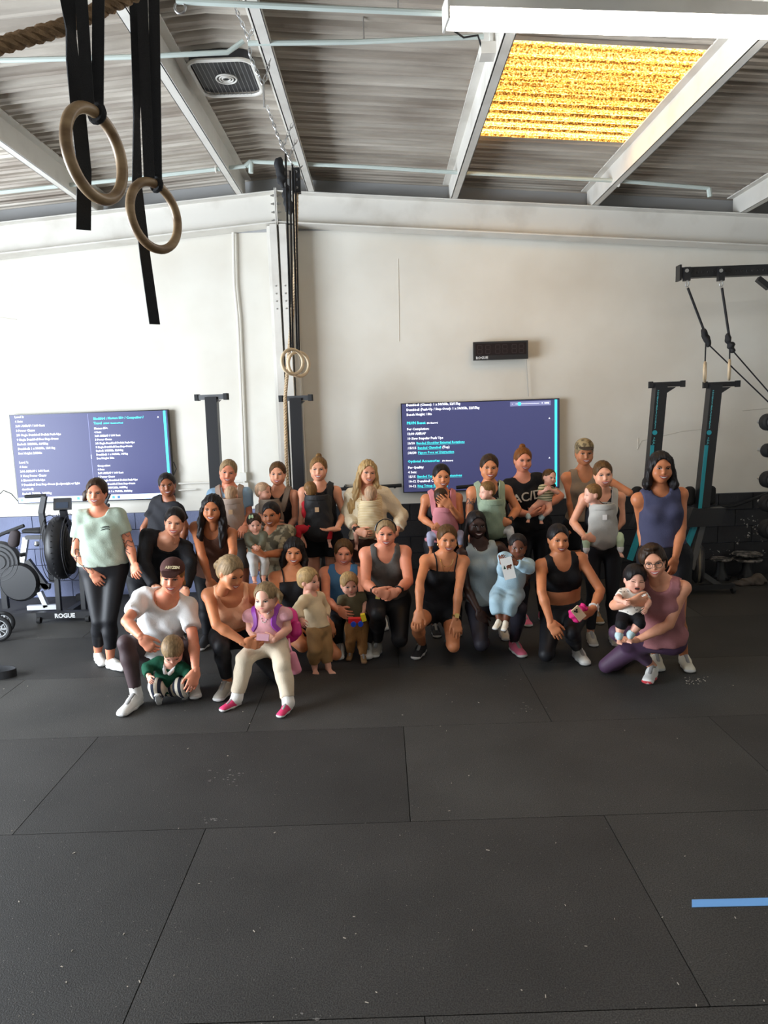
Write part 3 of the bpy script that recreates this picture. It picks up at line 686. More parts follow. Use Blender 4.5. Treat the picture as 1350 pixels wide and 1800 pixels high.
# side and rear walls with their door openings (the daylight comes through them)
def framed_wall(name, lab, axis, pos, lo, hi, o0, o1, oz):
    mb = MB(); t = .14
    def seg(a, b, z0, z1):
        c = ((a + b) / 2, pos, (z0 + z1) / 2) if axis == 'x' else (pos, (a + b) / 2, (z0 + z1) / 2); d = (b - a, t, z1 - z0) if axis == 'x' else (t, b - a, z1 - z0); mb.box(c, d)
    if o0 is None: seg(lo, hi, 0, 4.7)
    else: seg(lo, o0, 0, 4.7); seg(o1, hi, 0, 4.7); seg(o0, o1, oz, 4.7)
    return tag(mb.build(name, M_white, smooth=False), lab, kind='structure')
framed_wall('wall_rear', 'plain white wall closing the gym opposite the screens', 'x', -4.5, -6.5, 6.5, None, None, 0)
framed_wall('wall_left', 'white side wall with a roll-up door opening', 'y', -6.5, -4.5, 8.2, 1.0, 5.8, 3.4)
framed_wall('wall_right', 'white side wall beside the storage racks', 'y', 6.5, -4.5, 8.2, None, None, 0)
# ------------------------------------------------------------------ roof
ceil_o = tag(empty('ceiling'), 'low pitched roof of weathered corrugated metal sheets on white purlins', kind='structure')
M_deck = mat('weathered roof sheet', srgb(142, 130, 118), .55, metal=.2, col2=srgb(206, 198, 186), scale=2.2, stretch=(.35, 2.2, 1), detail=8, ramp=(.32, .7))
PURL = [-6.0, -4.50, -2.96, -1.40, -.70, .83, 2.34, 3.94, 5.5]
def sheet(xa, xb, ya, yb):
    n = max(2, int((yb - ya) / .155)); prof = []; 
    for i in range(n):
        y = ya + (yb - ya) * i / n; d = (yb - ya) / n; prof += [(y, 0), (y + d * .30, 0), (y + d * .36, -.012), (y + d * .44, -.012), (y + d * .5, 0), (y + d * .58, 0), (y + d * .66, .034), (y + d * .90, .034)]
    prof.append((yb, 0)); xs = [xa, xb] if not xa < RX < xb else [xa, RX, xb]; mb = MB(); vs = []; fs = []; m = len(xs)
    for y, dz in prof: vs += [(x, y, zdeck(x) + dz) for x in xs]
    for i in range(len(prof) - 1):
        for k in range(m - 1): fs.append((i * m + k, i * m + k + 1, (i + 1) * m + k + 1, (i + 1) * m + k))
    mb.add(vs, fs); return mb
xs_ = [-6.6] + PURL[1:-1] + [6.6]
M_sky = bpy.data.materials.new('dirty rib shaded amber fibreglass'); M_sky.use_nodes = True
nt = M_sky.node_tree; nt.nodes.clear(); N = nt.nodes.new; L = nt.links.new
out = N('ShaderNodeOutputMaterial'); tr = N('ShaderNodeBsdfTranslucent'); df = N('ShaderNodeBsdfDiffuse'); mixs = N('ShaderNodeMixShader'); mixs.inputs[0].default_value = .12
tc = N('ShaderNodeTexCoord'); n1 = N('ShaderNodeTexNoise'); n1.inputs['Scale'].default_value = 70; n1.inputs['Detail'].default_value = 6; mp = N('ShaderNodeMapping'); mp.inputs['Scale'].default_value = (1, 1.3, 1)
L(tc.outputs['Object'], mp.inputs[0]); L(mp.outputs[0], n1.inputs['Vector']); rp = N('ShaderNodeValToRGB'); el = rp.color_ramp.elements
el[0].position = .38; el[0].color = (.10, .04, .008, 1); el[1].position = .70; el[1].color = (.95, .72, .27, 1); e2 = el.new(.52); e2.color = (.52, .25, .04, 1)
n4 = N('ShaderNodeTexWave'); n4.bands_direction = 'Y'; n4.inputs['Scale'].default_value = 2.05; n4.inputs['Distortion'].default_value = .6; L(tc.outputs['Object'], n4.inputs['Vector'])  # bands painted over the dirt imitate light and shade on the corrugation
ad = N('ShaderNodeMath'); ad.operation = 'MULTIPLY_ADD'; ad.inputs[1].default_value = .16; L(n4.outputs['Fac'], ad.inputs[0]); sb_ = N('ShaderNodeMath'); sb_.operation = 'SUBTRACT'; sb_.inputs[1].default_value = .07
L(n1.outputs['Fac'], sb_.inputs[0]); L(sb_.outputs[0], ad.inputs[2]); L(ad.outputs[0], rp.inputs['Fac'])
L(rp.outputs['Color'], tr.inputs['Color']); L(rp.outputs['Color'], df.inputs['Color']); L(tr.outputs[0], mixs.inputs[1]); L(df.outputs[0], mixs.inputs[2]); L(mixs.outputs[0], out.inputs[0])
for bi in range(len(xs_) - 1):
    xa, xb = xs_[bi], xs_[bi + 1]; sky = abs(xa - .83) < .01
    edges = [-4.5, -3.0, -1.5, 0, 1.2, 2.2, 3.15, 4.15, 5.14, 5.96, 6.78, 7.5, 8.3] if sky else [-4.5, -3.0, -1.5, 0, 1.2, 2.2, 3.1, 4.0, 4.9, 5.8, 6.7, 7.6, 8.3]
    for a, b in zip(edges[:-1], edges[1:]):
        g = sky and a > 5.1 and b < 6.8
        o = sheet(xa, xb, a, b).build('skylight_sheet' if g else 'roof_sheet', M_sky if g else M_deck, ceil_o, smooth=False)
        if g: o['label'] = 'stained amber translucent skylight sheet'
# purlins (channel section) and gable beam
def purlin(x, flip):
    s = 1 if flip else -1; z0 = zbeam(x); mb = MB(); h = zdeck(x) - z0; yc, yl = 1.85, 12.6
    mb.box((x, yc, z0 + h / 2), (.012, yl, h)); mb.box((x + s * .035, yc, z0 + .006), (.075, yl, .012)); mb.box((x - s * .035, yc, z0 + h - .006), (.075, yl, .012)); mb.box((x + s * .070, yc, z0 + .016), (.006, yl, .032)); return mb
for i, x in enumerate(PURL): purlin(x, x > RX).build('purlin', M_steel, ceil_o, smooth=False)
bm_ = empty('gable_beam'); tag(bm_, 'white steel gable beam bolted at the ridge above the end wall', kind='structure')
for xa, xb in ((-6.5, RX), (RX, 6.5)):
    mb = MB(); n = 2
    for dz, th, y0, y1 in ((-.006, .012, 7.98, 8.20), (-.324, .014, 7.98, 8.20), (-.165, .33, 8.085, 8.099)):
        vs = []
        for x in (xa, xb):
            for y in (y0, y1):
                for z in (zbeam(x) + dz - th / 2, zbeam(x) + dz + th / 2): vs.append((x, y, z))
        mb.add(vs, [(0, 1, 3, 2), (4, 6, 7, 5), (0, 4, 5, 1), (2, 3, 7, 6), (0, 2, 6, 4), (1, 5, 7, 3)])
    mb.build('beam_half', M_steel, bm_, smooth=False)
mb = MB(); mb.box((RX - .008, 8.05, zbeam(RX) - .17), (.010, .16, .38)); mb.box((RX + .008, 8.05, zbeam(RX) - .17), (.010, .16, .38)); mb.build('splice_plate', M_steel, bm_, smooth=False)
for k in range(4):
    for s in (-1, 1):
        q = MB(); q.lathe([(.014, 0), (.014, .02), (.008, .022), (.008, .04)], 6, rotm('Y', 90 * s), (RX + s * .013, 8.0, zbeam(RX) - .05 - k * .085)); q.build('bolt', M_steelbare, bm_)
# strip of flashing between purlins above the beam
mb = MB(); mb.box((0, 8.23, 4.36), (13, .05, .62)); tag(mb.build('trim_1', mat('grey flashing', srgb(160, 160, 160), .7), smooth=False), 'grey closure strip above the gable beam', kind='structure')
# column on the end wall
colm = empty('pillar', (0, 0, 0)); tag(colm, 'white steel column on the end wall under the roof ridge', kind='structure')
for x, wd in ((-1.145, .03), (-1.085, .075), (-.985, .075), (-.905, .05)):
    mb = MB(); mb.box((x, 8.06 if wd > .06 else 8.10, 2.03), (wd, .26 if wd > .06 else .20, 4.06)); mb.build('column_flange', M_steel, colm, smooth=False)
mb = MB(); mb.box((-1.035, 8.12, 2.03), (.28, .10, 4.06)); mb.build('column_web', M_steel, colm, smooth=False)
for z in (3.42, 3.34, 3.26, 3.18):
    for x in (-1.085, -.985):
        q = MB(); q.lathe([(.011, 0), (.009, .010)], 6, rotm('X', 90), (x, 7.935, z)); q.build('bolt', M_steelbare, colm)
# conduit and outlets
cd = empty('electrical_conduit', (-1.5, 8.17, 0)); tag(cd, 'white electrical conduit running down the wall beside the column', 'conduit')
mb = MB(); P_ = [at(410, 408, 8.18), at(412, 500, 8.18), at(418, 560, 8.18), at(424, 700, 8.18), at(430, 850, 8.18)]; mb.tube(P_, .016, 8); o = mb.build('pipe', M_steel); o.parent = cd; o.matrix_parent_inverse = cd.matrix_basis.inverted() if False else Matrix.Translation((1.5, -8.17, 0))
def under(parent, o):
    o.parent = parent; o.matrix_parent_inverse = Matrix.Translation(-Vector(parent.location)) if parent.rotation_euler.z == 0 else (Matrix.Translation(parent.location) @ Matrix.Rotation(parent.rotation_euler.z, 4, 'Z')).inverted(); return o
for pts, r in (([at(314, 850, 8.18), at(428, 846, 8.18)], .010), ([at(314, 862, 8.18), at(345, 860, 8.18)], .008)):
    mb = MB(); mb.tube(pts, r, 6); under(cd, mb.build('pipe', M_steel))
for px, py, s in ((428, 838, .07), (430, 858, .09)):
    mb = MB(); q = at(px, py, 8.17); mb.box(q, (s, .05, s * 1.4)); under(cd, mb.build('outlet_box', M_steel, smooth=False))
# water pipe under the purlins
wp = empty('water_pipe', (0, 7.6, 4.4)); tag(wp, 'pale green pipe hung across the purlins in front of the gable beam', 'pipe')
M_pipe = mat('pale green pipe', srgb(196, 206, 200), .45)
for pts in ([(0, 338), (220, 315), (432, 292)], [(440, 284), (640, 293), (800, 303), (1090, 318), (1246, 331)]):
    mb = MB(); mb.tube([at(a, b, 7.3) for a, b in pts], .019, 8); under(wp, mb.build('pipe', M_pipe))
for a, b, c, d in ((432, 292, 441, 284), (441, 284, 441, 304), (1246, 331, 1248, 346)):
    mb = MB(); mb.tube([at(a, b, 7.3), at(c, d, 7.3)], .024, 8); under(wp, mb.build('elbow', M_pipe))
for x in (380, 806, 1088):
    mb = MB(); yy = np.interp(x, [0, 432, 440, 1246], [338, 292, 284, 331]); mb.torus(at(x, yy, 7.3), .030, .007, rotm('Y', 90), 14, 6); q = at(x, yy, 7.3); mb.tube([q + np.array((0, 0, .02)), (q[0], q[1], zbeam(q[0]) + .04)], .006, 5); under(wp, mb.build('hanger', M_steel))
p2 = empty('sprinkler_pipe', (0, 4.6, 4.3)); tag(p2, 'white branch pipe crossing close under the roof sheets', 'pipe')
for pts, Y in (([(310, 2), (560, 14), (790, 24)], 4.3), ([(0, 106), (230, 100), (400, 92), (428, 72)], 5.05), ([(436, 76), (620, 74), (850, 64)], 4.95)):
    mb = MB(); mb.tube([at(a, b, Y) for a, b in pts], .016, 8); under(p2, mb.build('pipe', M_pipe))
for a_, b_, Y_ in ((420, 7, 4.3), (700, 20, 4.3), (120, 103, 5.05), (640, 74, 4.95)): q = at(a_, b_, Y_); mb = MB(); mb.tube([q, (q[0], q[1], zdeck(q[0]))], .005, 5); under(p2, mb.build('hanger', M_steelbare))
mb = MB(); q = at(316, 3, 4.3); mb.torus(q - np.array((0, 0, .03)), .03, .007, rotm('X', 90), 12, 6); under(p2, mb.build('ring_hook', M_steelbare))
# exhaust fan between the ridge purlins
fn = empty('exhaust_fan', (-1.1, 5.8, 4.5)); tag(fn, 'square grey box fan mounted flat against the roof between ridge purlins', 'fan')
fz = 4.53; fc = np.array((-1.07, 5.70, fz))
def rrect(w, h, r, n=6):
    return [(sx * (w / 2 - r) + r * math.cos(a), sy * (h / 2 - r) + r * math.sin(a)) for sx, sy, a0 in ((1, 1, 0), (-1, 1, 90), (-1, -1, 180), (1, -1, 270)) for a in [R_(a0 + 90 * k / n) for k in range(n + 1)]]
out_ = rrect(.46, .56, .09); mb = MB(); mb.tube([fc + np.array((x, y, 0)) for x, y in out_], .014, 6, closed=True); under(fn, mb.build('rim', M_steel))
mb = MB(); n = len(out_); mb.add([fc + np.array((x * .98, y * .98, .02)) for x, y in out_] + [fc + np.array((x * .98, y * .98, .075)) for x, y in out_], [tuple(range(n)), tuple(range(n, 2 * n))] + [(i, (i + 1) % n, n + (i + 1) % n, n + i) for i in range(n)]); under(fn, mb.build('housing', M_dgrey, smooth=False))
for R__ in (.03, .05, .075):
    mb = MB(); mb.torus(fc + np.array((0, 0, -.004)), R__, .006, None, 20, 6); under(fn, mb.build('guard_ring', M_steel))
for k in range(14):
    mb = MB(); x = -.20 + k * .031; mb.tube([fc + np.array((x, -.27 + .02 * (abs(x) > .16), 0)), fc + np.array((x, .27 - .02 * (abs(x) > .16), 0))], .0025, 4); under(fn, mb.build('guard_wire', mat('grey wire', (.2, .2, .2), .5)))
for sg in (-1, 1): mb = MB(); mb.tube([fc + np.array((sg * .18, sg * .2, .07)), (fc[0] + sg * .18, fc[1] + sg * .2, 4.62)], .01, 5); under(fn, mb.build('bracket', M_steel))
# LED strip light
lt = empty('strip_light', (1.9, 4.2, 4.12)); tag(lt, 'long white LED strip light hanging under the purlins', 'light')
A, Bp = np.array((.42, 4.12, 4.10)), np.array((3.15, 4.42, 4.10)); dv = nrm(Bp - A); Ms = np.stack([dv, np.cross((0, 0, 1), dv), (0, 0, 1)], 1); Lg = np.linalg.norm(Bp - A); C_ = (A + Bp) / 2
M_led = mat('LED diffuser', (1, .97, .93), .5, emit=14.0)
mb = MB(); mb.box(C_ + np.array((0, 0, .05)), (Lg, .15, .07), Ms); under(lt, mb.build('housing', M_steel, smooth=False))
mb = MB(); mb.box(C_ - np.array((0, 0, .01)), (Lg - .03, .13, .055), Ms); under(lt, mb.build('diffuser', M_led, smooth=False))
for s in (-1, 1):
    mb = MB(); mb.box(C_ + dv * s * Lg / 2 + np.array((0, 0, .02)), (.012, .155, .13), Ms); under(lt, mb.build('end_cap', M_steel, smooth=False))
    mb = MB(); q = C_ + dv * s * Lg * .33; mb.tube([q + np.array((0, 0, .08)), (q[0], q[1], zbeam(q[0]) + .05)], .004, 5); under(lt, mb.build('hanger', M_steelbare))
spk = empty('ceiling_speaker', (1.4, 3.86, 4.25)); tag(spk, 'round dark housing hanging just above the strip light', 'fixture')
mb = MB(); mb.lathe([(.10, 0), (.17, .015), (.19, .05), (.17, .10), (.05, .14)], 24, None, (1.36, 3.86, 4.16)); under(spk, mb.build('housing', M_dgrey)); mb = MB(); mb.tube([(1.36, 3.86, 4.28), (1.36, 3.86, 4.45)], .015, 6); under(spk, mb.build('stem', M_dgrey))
mb = MB(); q = at(865, 75, 5.0); mb.box((q[0], q[1], 4.33), (.16, .12, .07)); mb.tube([(q[0], q[1], 4.36), (q[0], q[1], zdeck(q[0]) - .02)], .02, 6); tag(mb.build('junction_box', M_steel, smooth=False), 'white junction box on the purlin beside the skylight', 'junction box')
mb = MB(); mb.tube([at(795, 52, 4.7), at(815, 66, 4.8), at(840, 62, 4.9), at(850, 95, 5.0), at(862, 98, 5.0), at(868, 76, 5.0)], .006, 6); tag(mb.build('power_cord', M_rubber), 'black power cord looping from the strip light to the junction box', 'cord')
# ------------------------------------------------------------------ screens and clock
M_scr = mat('screen navy', srgb(62, 64, 100), .35, emit=.8, spec=.3); M_bez = mat('screen bezel', (.01, .01, .012), .3)
M_txt = mat('screen white text', (.86, .88, .95), .5, emit=1.0); M_cy = mat('screen cyan', srgb(70, 220, 225), .5, emit=.9); M_task = mat('screen task bar', srgb(205, 220, 240), .5, emit=.9); M_div = mat('screen divider', srgb(115, 118, 155), .5, emit=.8)
TW, TH = 1.80, 1.02
def screen(x0, ztop, label):
    o = empty('television', (x0, 8.15, ztop)); tag(o, label, 'television')
    mb = MB(); mb.box((TW / 2, .012, -TH / 2), (TW, .05, TH)); mb.build('frame', M_bez, o, smooth=False)
    mb = MB(); mb.box((TW / 2, -.0135, -TH / 2), (TW - .02, .003, TH - .02)); s = mb.build('screen', M_scr, o, smooth=False); return o, s
def tline(s, x, z, txt, size, m, bold=.0009): return text_mesh('text_line', txt, size, m, s, (x, -.0160, z), (1, 0, 0), (0, 0, 1), bold=bold)
def rect(s, name, x0, x1, z0, z1, m):
    mb = MB(); mb.box(((x0 + x1) / 2, -.0155, (z0 + z1) / 2), (x1 - x0, .002, abs(z1 - z0))); return mb.build(name, m, s, smooth=False)
tv, s = screen(-4.21, 2.145, 'wide wall screen split into two columns of workout text over a pale task bar')
for i, t in enumerate(['Level 2:', '4 Sets:', '3:00 AMRAP / 1:00 Rest', '3 Power Cleans', '3/3 Single Dumbbell Deficit Push-Ups', '9 Single Dumbbell Box Step-Overs', 'Barbell: 135/95lb, 61/43kg', 'Dumbbell: 1 x 35/25lb, 15/11kg', 'Box Height: 24/20in', '', 'Level 1:', '4 Sets:', '3:00 AMRAP / 1:00 Rest', '3 Hang Power Cleans', '6 Elevated Push-Ups', '9 Dumbbell Box Step-Overs (bodyweight or light', 'dumbbell)', 'Barbell: 75/55lb, 34/25kg']):
    if t: tline(s, .062, -.040 - i * .0515, t, .0335, M_txt)
tline(s, .95, -.088, 'Blackbird : Masters 55+ / Competitor /', .036, M_cy, .0012); tline(s, .95, -.140, 'Travel', .036, M_cy, .0012); tline(s, 1.06, -.138, '(AMRAP - Rounds and Reps)', .019, M_cy)
for i, t in enumerate(['Masters 55+:', '4 Sets:', '3:00 AMRAP / 1:00 Rest', '3 Power Cleans', '3/3 Single Dumbbell Deficit Push-Ups', '9 Single Dumbbell Box Step-Overs', 'Barbell: 115/75lb, 52/34kg', 'Dumbbell: 1 x 30/20lb, 14/9kg', 'Box Height: 20in', '', 'Competitor:', '4 Sets:', '3:00 AMRAP / 1:00 Rest', '3 Power Cleans', '3/3 Single Dumbbell Deficit Push-Ups', '9 Single Dumbbell Box Step-Overs', 'Barbell: 185/125lb, 84/57kg', 'Dumbbell: 1 x 70/50lb, 32/22kg']):
    if t: tline(s, .95, -.196 - i * .0425, t, .0295, M_txt)
rect(s, 'divider', .888, .894, -.02, -.945, M_div); rect(s, 'scroll_thumb', .887, .895, -.48, -.53, M_txt); rect(s, 'cyan_strip', 1.745, 1.772, -.012, -.945, M_cy); rect(s, 'task_bar', .012, 1.788, -.948, -1.006, M_task)
tline(s, 1.675, -.10, '^', .04, M_txt)
for x, c in ((.70, (70, 150, 230)), (.76, (150, 175, 210)), (.99, (90, 110, 190)), (1.05, (240, 200, 130)), (1.105, (60, 140, 215)), (1.165, (40, 90, 140)), (.05, (120, 160, 220))):
    q = rect(s, 'app_icon', x - .015, x + .015, -.962, -.992, mat('icon %d' % c[0], srgb(*c), .5, emit=.8)); q.location.y = -.001
tv, s = screen(.23, 2.125, 'wide wall screen with one column of white and cyan workout text')
LN = [('Dumbbell (Cleans): 1 x 50/35lb, 22/15kg', -.034), ('Dumbbell (Push-Up / Step-Over): 1 x 50/35lb, 22/15kg', -.087), ('Bench Height: 18in', -.141), ('For Completion:', -.305), ('12:00 AMRAP', -.358), ('10 Slow Scapular Push Ups', -.412), ('For Quality:', -.742), ('4 Sets:', -.796)]
for t, z in LN: tline(s, .062, z, t, .0375, M_txt, .0011)
tline(s, .062, -.238, 'PRVN Reset', .042, M_cy, .0014); tline(s, .29, -.236, '(No Measure)', .022, M_txt); tline(s, .062, -.673, 'Optional Accessories', .042, M_cy, .0014); tline(s, .455, -.671, '(No Measure)', .022, M_txt)
for z, a, b, c, xa in ((-.466, '10/10', 'Banded Shoulder External Rotations', '', .165), (-.520, ':15/:15', 'Banded Clamshell', '(Top)', .178), (-.575, ':30/:30', 'Pigeon Pose w/ Distraction', '', .182), (-.848, '15/15', 'Banded Tempo Tricep Extensions', '', .165), (-.902, '10-12', 'Dumbbell Curls', '', .165), (-.957, '10-12', 'Ring Tricep Extensions', '', .165)):
    tline(s, .062, z, a, .0375, M_txt, .0011); cy = not b.startswith('Dumbbell C'); q = tline(s, xa, z, b, .0375, M_cy if cy else M_txt, .0011); w_ = max(v.co.x for v in q.data.vertices)
    if cy: rect(s, 'underline', xa, w_, z - .007, z - .010, M_cy)
    if c: tline(s, w_ + .012, z, c, .0375, M_txt, .0011)
rect(s, 'cyan_strip', 1.745, 1.772, -.012, -1.0, M_cy); rect(s, 'zoom_bar', 1.24, 1.70, -.022, -.074, M_div); rect(s, 'slider', 1.30, 1.57, -.046, -.050, M_txt).location.y = -.002
mb = MB(); mb.lathe([(.020, 0), (.020, .002)], 16, rotm('X', 90), (1.345, -.018, -.048)); mb.build('slider_knob', M_cy, s); tline(s, 1.625, -.056, '100%', .026, M_txt).location.y = -.002; tline(s, 1.26, -.056, '-', .03, M_txt).location.y = -.002; tline(s, 1.595, -.056, '+', .028, M_txt).location.y = -.002
tline(s, 1.675, -.24, '^', .04, M_txt); tline(s, 1.675, -.69, '^', .04, M_txt)
ck = empty('gym_timer', (1.06, 8.12, 2.775)); tag(ck, 'black wall timer with unlit digits above the wall screen', 'clock')
mb = MB(); mb.box((.305, .01, -.10), (.61, .06, .20)); mb.build('case', M_black, ck, smooth=False)
mb = MB(); mb.box((.305, -.0215, -.085), (.57, .003, .13)); fcx = mb.build('window', mat('timer window', (.018, .010, .010), .15), ck, smooth=False)
text_mesh('lettering', 'ROGUE', .040, mat('white print', (.75, .75, .75), .5), ck, (.025, -.0215, -.188), (1, 0, 0), (0, 0, 1), bold=.0014)
M_dig = mat('unlit digit segment', (.030, .018, .018), .4)
for k, x in enumerate((.045, .135, .245, .325, .430, .510)):
    mb = MB()
    for (a, b, c, d) in ((0, 0, .05, .008), (0, .046, .05, .008), (0, .092, .05, .008), (-.004, .008, .008, .034), (.046, .008, .008, .034), (-.004, .056, .008, .034), (.046, .056, .008, .034)): mb.box((x + a + c / 2, -.0235, -.135 + b + d / 2), (c, .001, d))
    mb.build('digit', M_dig, ck, smooth=False)
mb = MB(); mb.tube([at(925, 632, 8.17), at(926, 650, 8.18), at(929, 697, 8.18)], .004, 5); tag(mb.build('timer_cord', mat('grey cord', (.4, .39, .37), .6)), 'thin grey cord hanging from the wall timer down to the screen', 'cord')
mb = MB(); mb.tube([at(0, 868, 8.17), at(6, 862, 8.15), at(20, 868, 8.15), at(34, 884, 8.17)], .005, 5); tag(mb.build('cable', M_rubber), 'loose thin black cable on the wall by the split workout screen', 'cable')
mb = MB(); mb.tube([at(305, 812, 8.17), at(310, 824, 8.15), at(305, 836, 8.15), at(309, 846, 8.17)], .005, 5); tag(mb.build('cable', M_rubber), 'short curly black cable hanging beside the cyan edge of the screen', 'cable')
wb = empty('wall_bar', tuple(at(650, 856, 8.0))); tag(wb, 'black padded bar held off the wall beside the one-column text screen', 'bar')
mb = MB(); mb.tube([at(594, 860, 8.02), at(706, 853, 8.02)], .020, 10); under(wb, mb.build('bar', M_rubber))
for a in (606, 694): mb = MB(); q = at(a, 856.5, 8.02); mb.tube([q, q + np.array((0, .2, 0))], .014, 8); under(wb, mb.build('standoff', M_black))
sk = empty('handle_stand', tuple(np.r_[at(832, 855, 7.6)[:2], 0])); tag(sk, 'thin black machine post with a padded cross handle in front of the text screen', 'stand')
q = at(832, 855, 7.6); mb = MB(); mb.tube([at(802, 857, 7.6), at(862, 852, 7.6)], .020, 10); under(sk, mb.build('handle', M_rubber)); mb = MB(); mb.bar(q, (q[0], 7.6, .03), .05, .05, (0, 1, 0)); under(sk, mb.build('post', M_black, smooth=False)); mb = MB(); mb.box((q[0], 7.6, .02), (.45, .35, .04)); under(sk, mb.build('base', M_black, smooth=False))
# ------------------------------------------------------------------ rings, ropes, chains
M_wood = mat('ring wood worn', srgb(128, 100, 70), .38, col2=srgb(172, 144, 108), scale=9, stretch=(1, 1, 3)); M_wood2 = mat('ring wood pale', srgb(206, 184, 152), .45, var=.08, scale=10)
M_web = mat('black webbing', (.013, .013, .015), .7, bump=.3, bscale=300)
def ribbon(mb, pts, widths, th=.0022):
    n = len(pts); vs = []; fs = []
    for p, wv in zip(pts, widths):
        p = np.array(p); wv = np.array(wv, float); nn = nrm(np.cross(wv, (0, 0, 1))) * th
        vs += [p - wv + nn, p + wv + nn, p + wv - nn, p - wv - nn]
    for i in range(n - 1):
        for k in range(4): fs.append((i * 4 + k, i * 4 + (k + 1) % 4, i * 4 + 4 + (k + 1) % 4, i * 4 + 4 + k))
    fs += [(0, 1, 2, 3), tuple((n - 1) * 4 + k for k in (3, 2, 1, 0))]; mb.add(vs, fs); return mb
def twist(a, b, n, w, a0, a1):
    P = [np.array(a) + (np.array(b) - np.array(a)) * i / (n - 1) for i in range(n)]; A_ = [R_(a0 + (a1 - a0) * i / (n - 1)) for i in range(n)]
    return P, [(w * math.cos(t), w * math.sin(t), 0) for t in A_]
def near_ring(c_px, Y, top_px, tail_px, lab, yaw):
    o = empty('gymnastic_ring', tuple(at(*c_px, Y))); tag(o, lab, 'gymnastic ring', 'near pair of hanging rings')
    c = at(*c_px, Y); M = rotm('Z', yaw) @ rotm('X', 90) @ np.eye(3); mb = MB(); mb.torus(c, .103, .0145, M, 44, 12); under(o, mb.build('ring', M_wood))
    ax = M @ np.array((1, 0, 0)); t0 = c + np.array((0, 0, .103))
    for k, (px, w0) in enumerate(top_px):
        e = at(px, 0, Y); e = e + (e - t0) * 2.2; e[2] = min(e[2], 4.3); P, W = twist(t0 + ax * (.018 if k else -.012) + np.array((0, 0, -.02 if k else .012)), e, 8, .0175 * w0, 8, 14); mb = MB(); ribbon(mb, P, W); under(o, mb.build('strap', M_web))
    mb = MB(); loop = [t0 + ax * .018 + np.array((math.cos(R_(a)) * math.sin(R_(yaw)) * -1, math.cos(R_(a)) * math.cos(R_(yaw)), math.sin(R_(a)))) * .018 for a in range(0, 360, 30)]; mb.tube(loop, .010, 6, closed=True, up=ax); under(o, mb.build('strap_loop', M_web))
    P = [at(a, b, Y + .03) for a, b, _ in tail_px]; top_ = P[0] + (P[0] - P[1]) * 1.0; top_[2] = min(top_[2] + .8, 4.3); mb = MB(); ribbon(mb, [top_] + P, [(.017, 0, 0)] + [(.0175 * t, .0175 * math.sqrt(max(0, 1 - t * t)), 0) for *_, t in tail_px]); under(o, mb.build('strap_tail', M_web))
near_ring((168, 272), 1.86, ((147, .8), (166, .8)), ((119, 0, .95), (125, 60, .25), (128, 110, .55), (138, 200, .95), (148, 300, .75), (147, 404, .9)), 'dark worn wooden ring hung closest to the thick rope on black straps', 73)
near_ring((272, 380), 2.42, ((252, .95), (263, .95)), ((238, 0, 1.1), (241, 100, .9), (240, 210, .22), (241, 330, .7), (255, 450, .8), (272, 570, .85)), 'dark worn wooden ring whose long strap tail hangs lowest', 62)
def rope(mb, pts, R0, n=3, pitch=.085):
    P = np.array(pts, float); seg = np.r_[0, np.cumsum(np.linalg.norm(np.diff(P, axis=0), axis=1))]; m = int(seg[-1] / pitch * 10) + 2; s_ = np.linspace(0, seg[-1], m); C = np.stack([np.interp(s_, seg, P[:, i]) for i in range(3)], 1)
    for k in range(n):
        q = []
        for i in range(m):
            t = nrm(C[min(i + 1, m - 1)] - C[max(i - 1, 0)]); x = nrm(np.cross(t, (.3, .9, .2))); y = np.cross(t, x); a = 2 * math.pi * (s_[i] / pitch + k / n); q.append(C[i] + R0 * .52 * (math.cos(a) * x + math.sin(a) * y))
        mb.tube(q, R0 * .58, 6)
    return mb
M_rope = mat('manila rope', srgb(150, 122, 92), .85, var=.2, scale=40, bump=.6, bscale=160); M_rope2 = mat('pale manila rope', srgb(190, 165, 132), .85, var=.15, scale=40, bump=.6, bscale=160)
mb = MB(); q0, q1, q2 = at(225, -6, 2.2), at(110, 48, 2.1), at(-60, 98, 2.0); up_ = q0 + (q0 - q1) * 1.2; rope(mb, [up_, q0, q1, q2, q2 + (q2 - q1) * 2], .021); tag(mb.build('thick_rope', M_rope), 'thick brown rope slung high across behind the worn rings', 'rope')
cr_ = empty('climbing_rope', tuple(at(517, 330, 6.0))); tag(cr_, 'pale twisted climbing rope hanging from chain past the small rings', 'rope')
mb = MB(); zr = [at(521, 336, 6.0), at(519, 480, 6.25), at(513, 560, 6.5), at(506, 640, 6.8), at(501, 700, 7.0), at(503, 800, 7.1), at(506, 860, 7.1), at(507, 940, 7.1)]; zr.append(np.array((zr[-1][0], 7.1, .03))); rope(mb, zr, .017); under(cr_, mb.build('strands', M_rope2))
mb = MB(); q = at(522, 318, 6.0); mb.box(q, (.055, .05, .19)); under(cr_, mb.build('clamp', M_black, smooth=False))
for k in range(3):
    mb = MB(); mb.lathe([(.010, 0), (.010, .01)], 8, rotm('X', 90), q + np.array((0, -.026, -.06 + k * .06))); under(cr_, mb.build('bolt', M_steelbare))
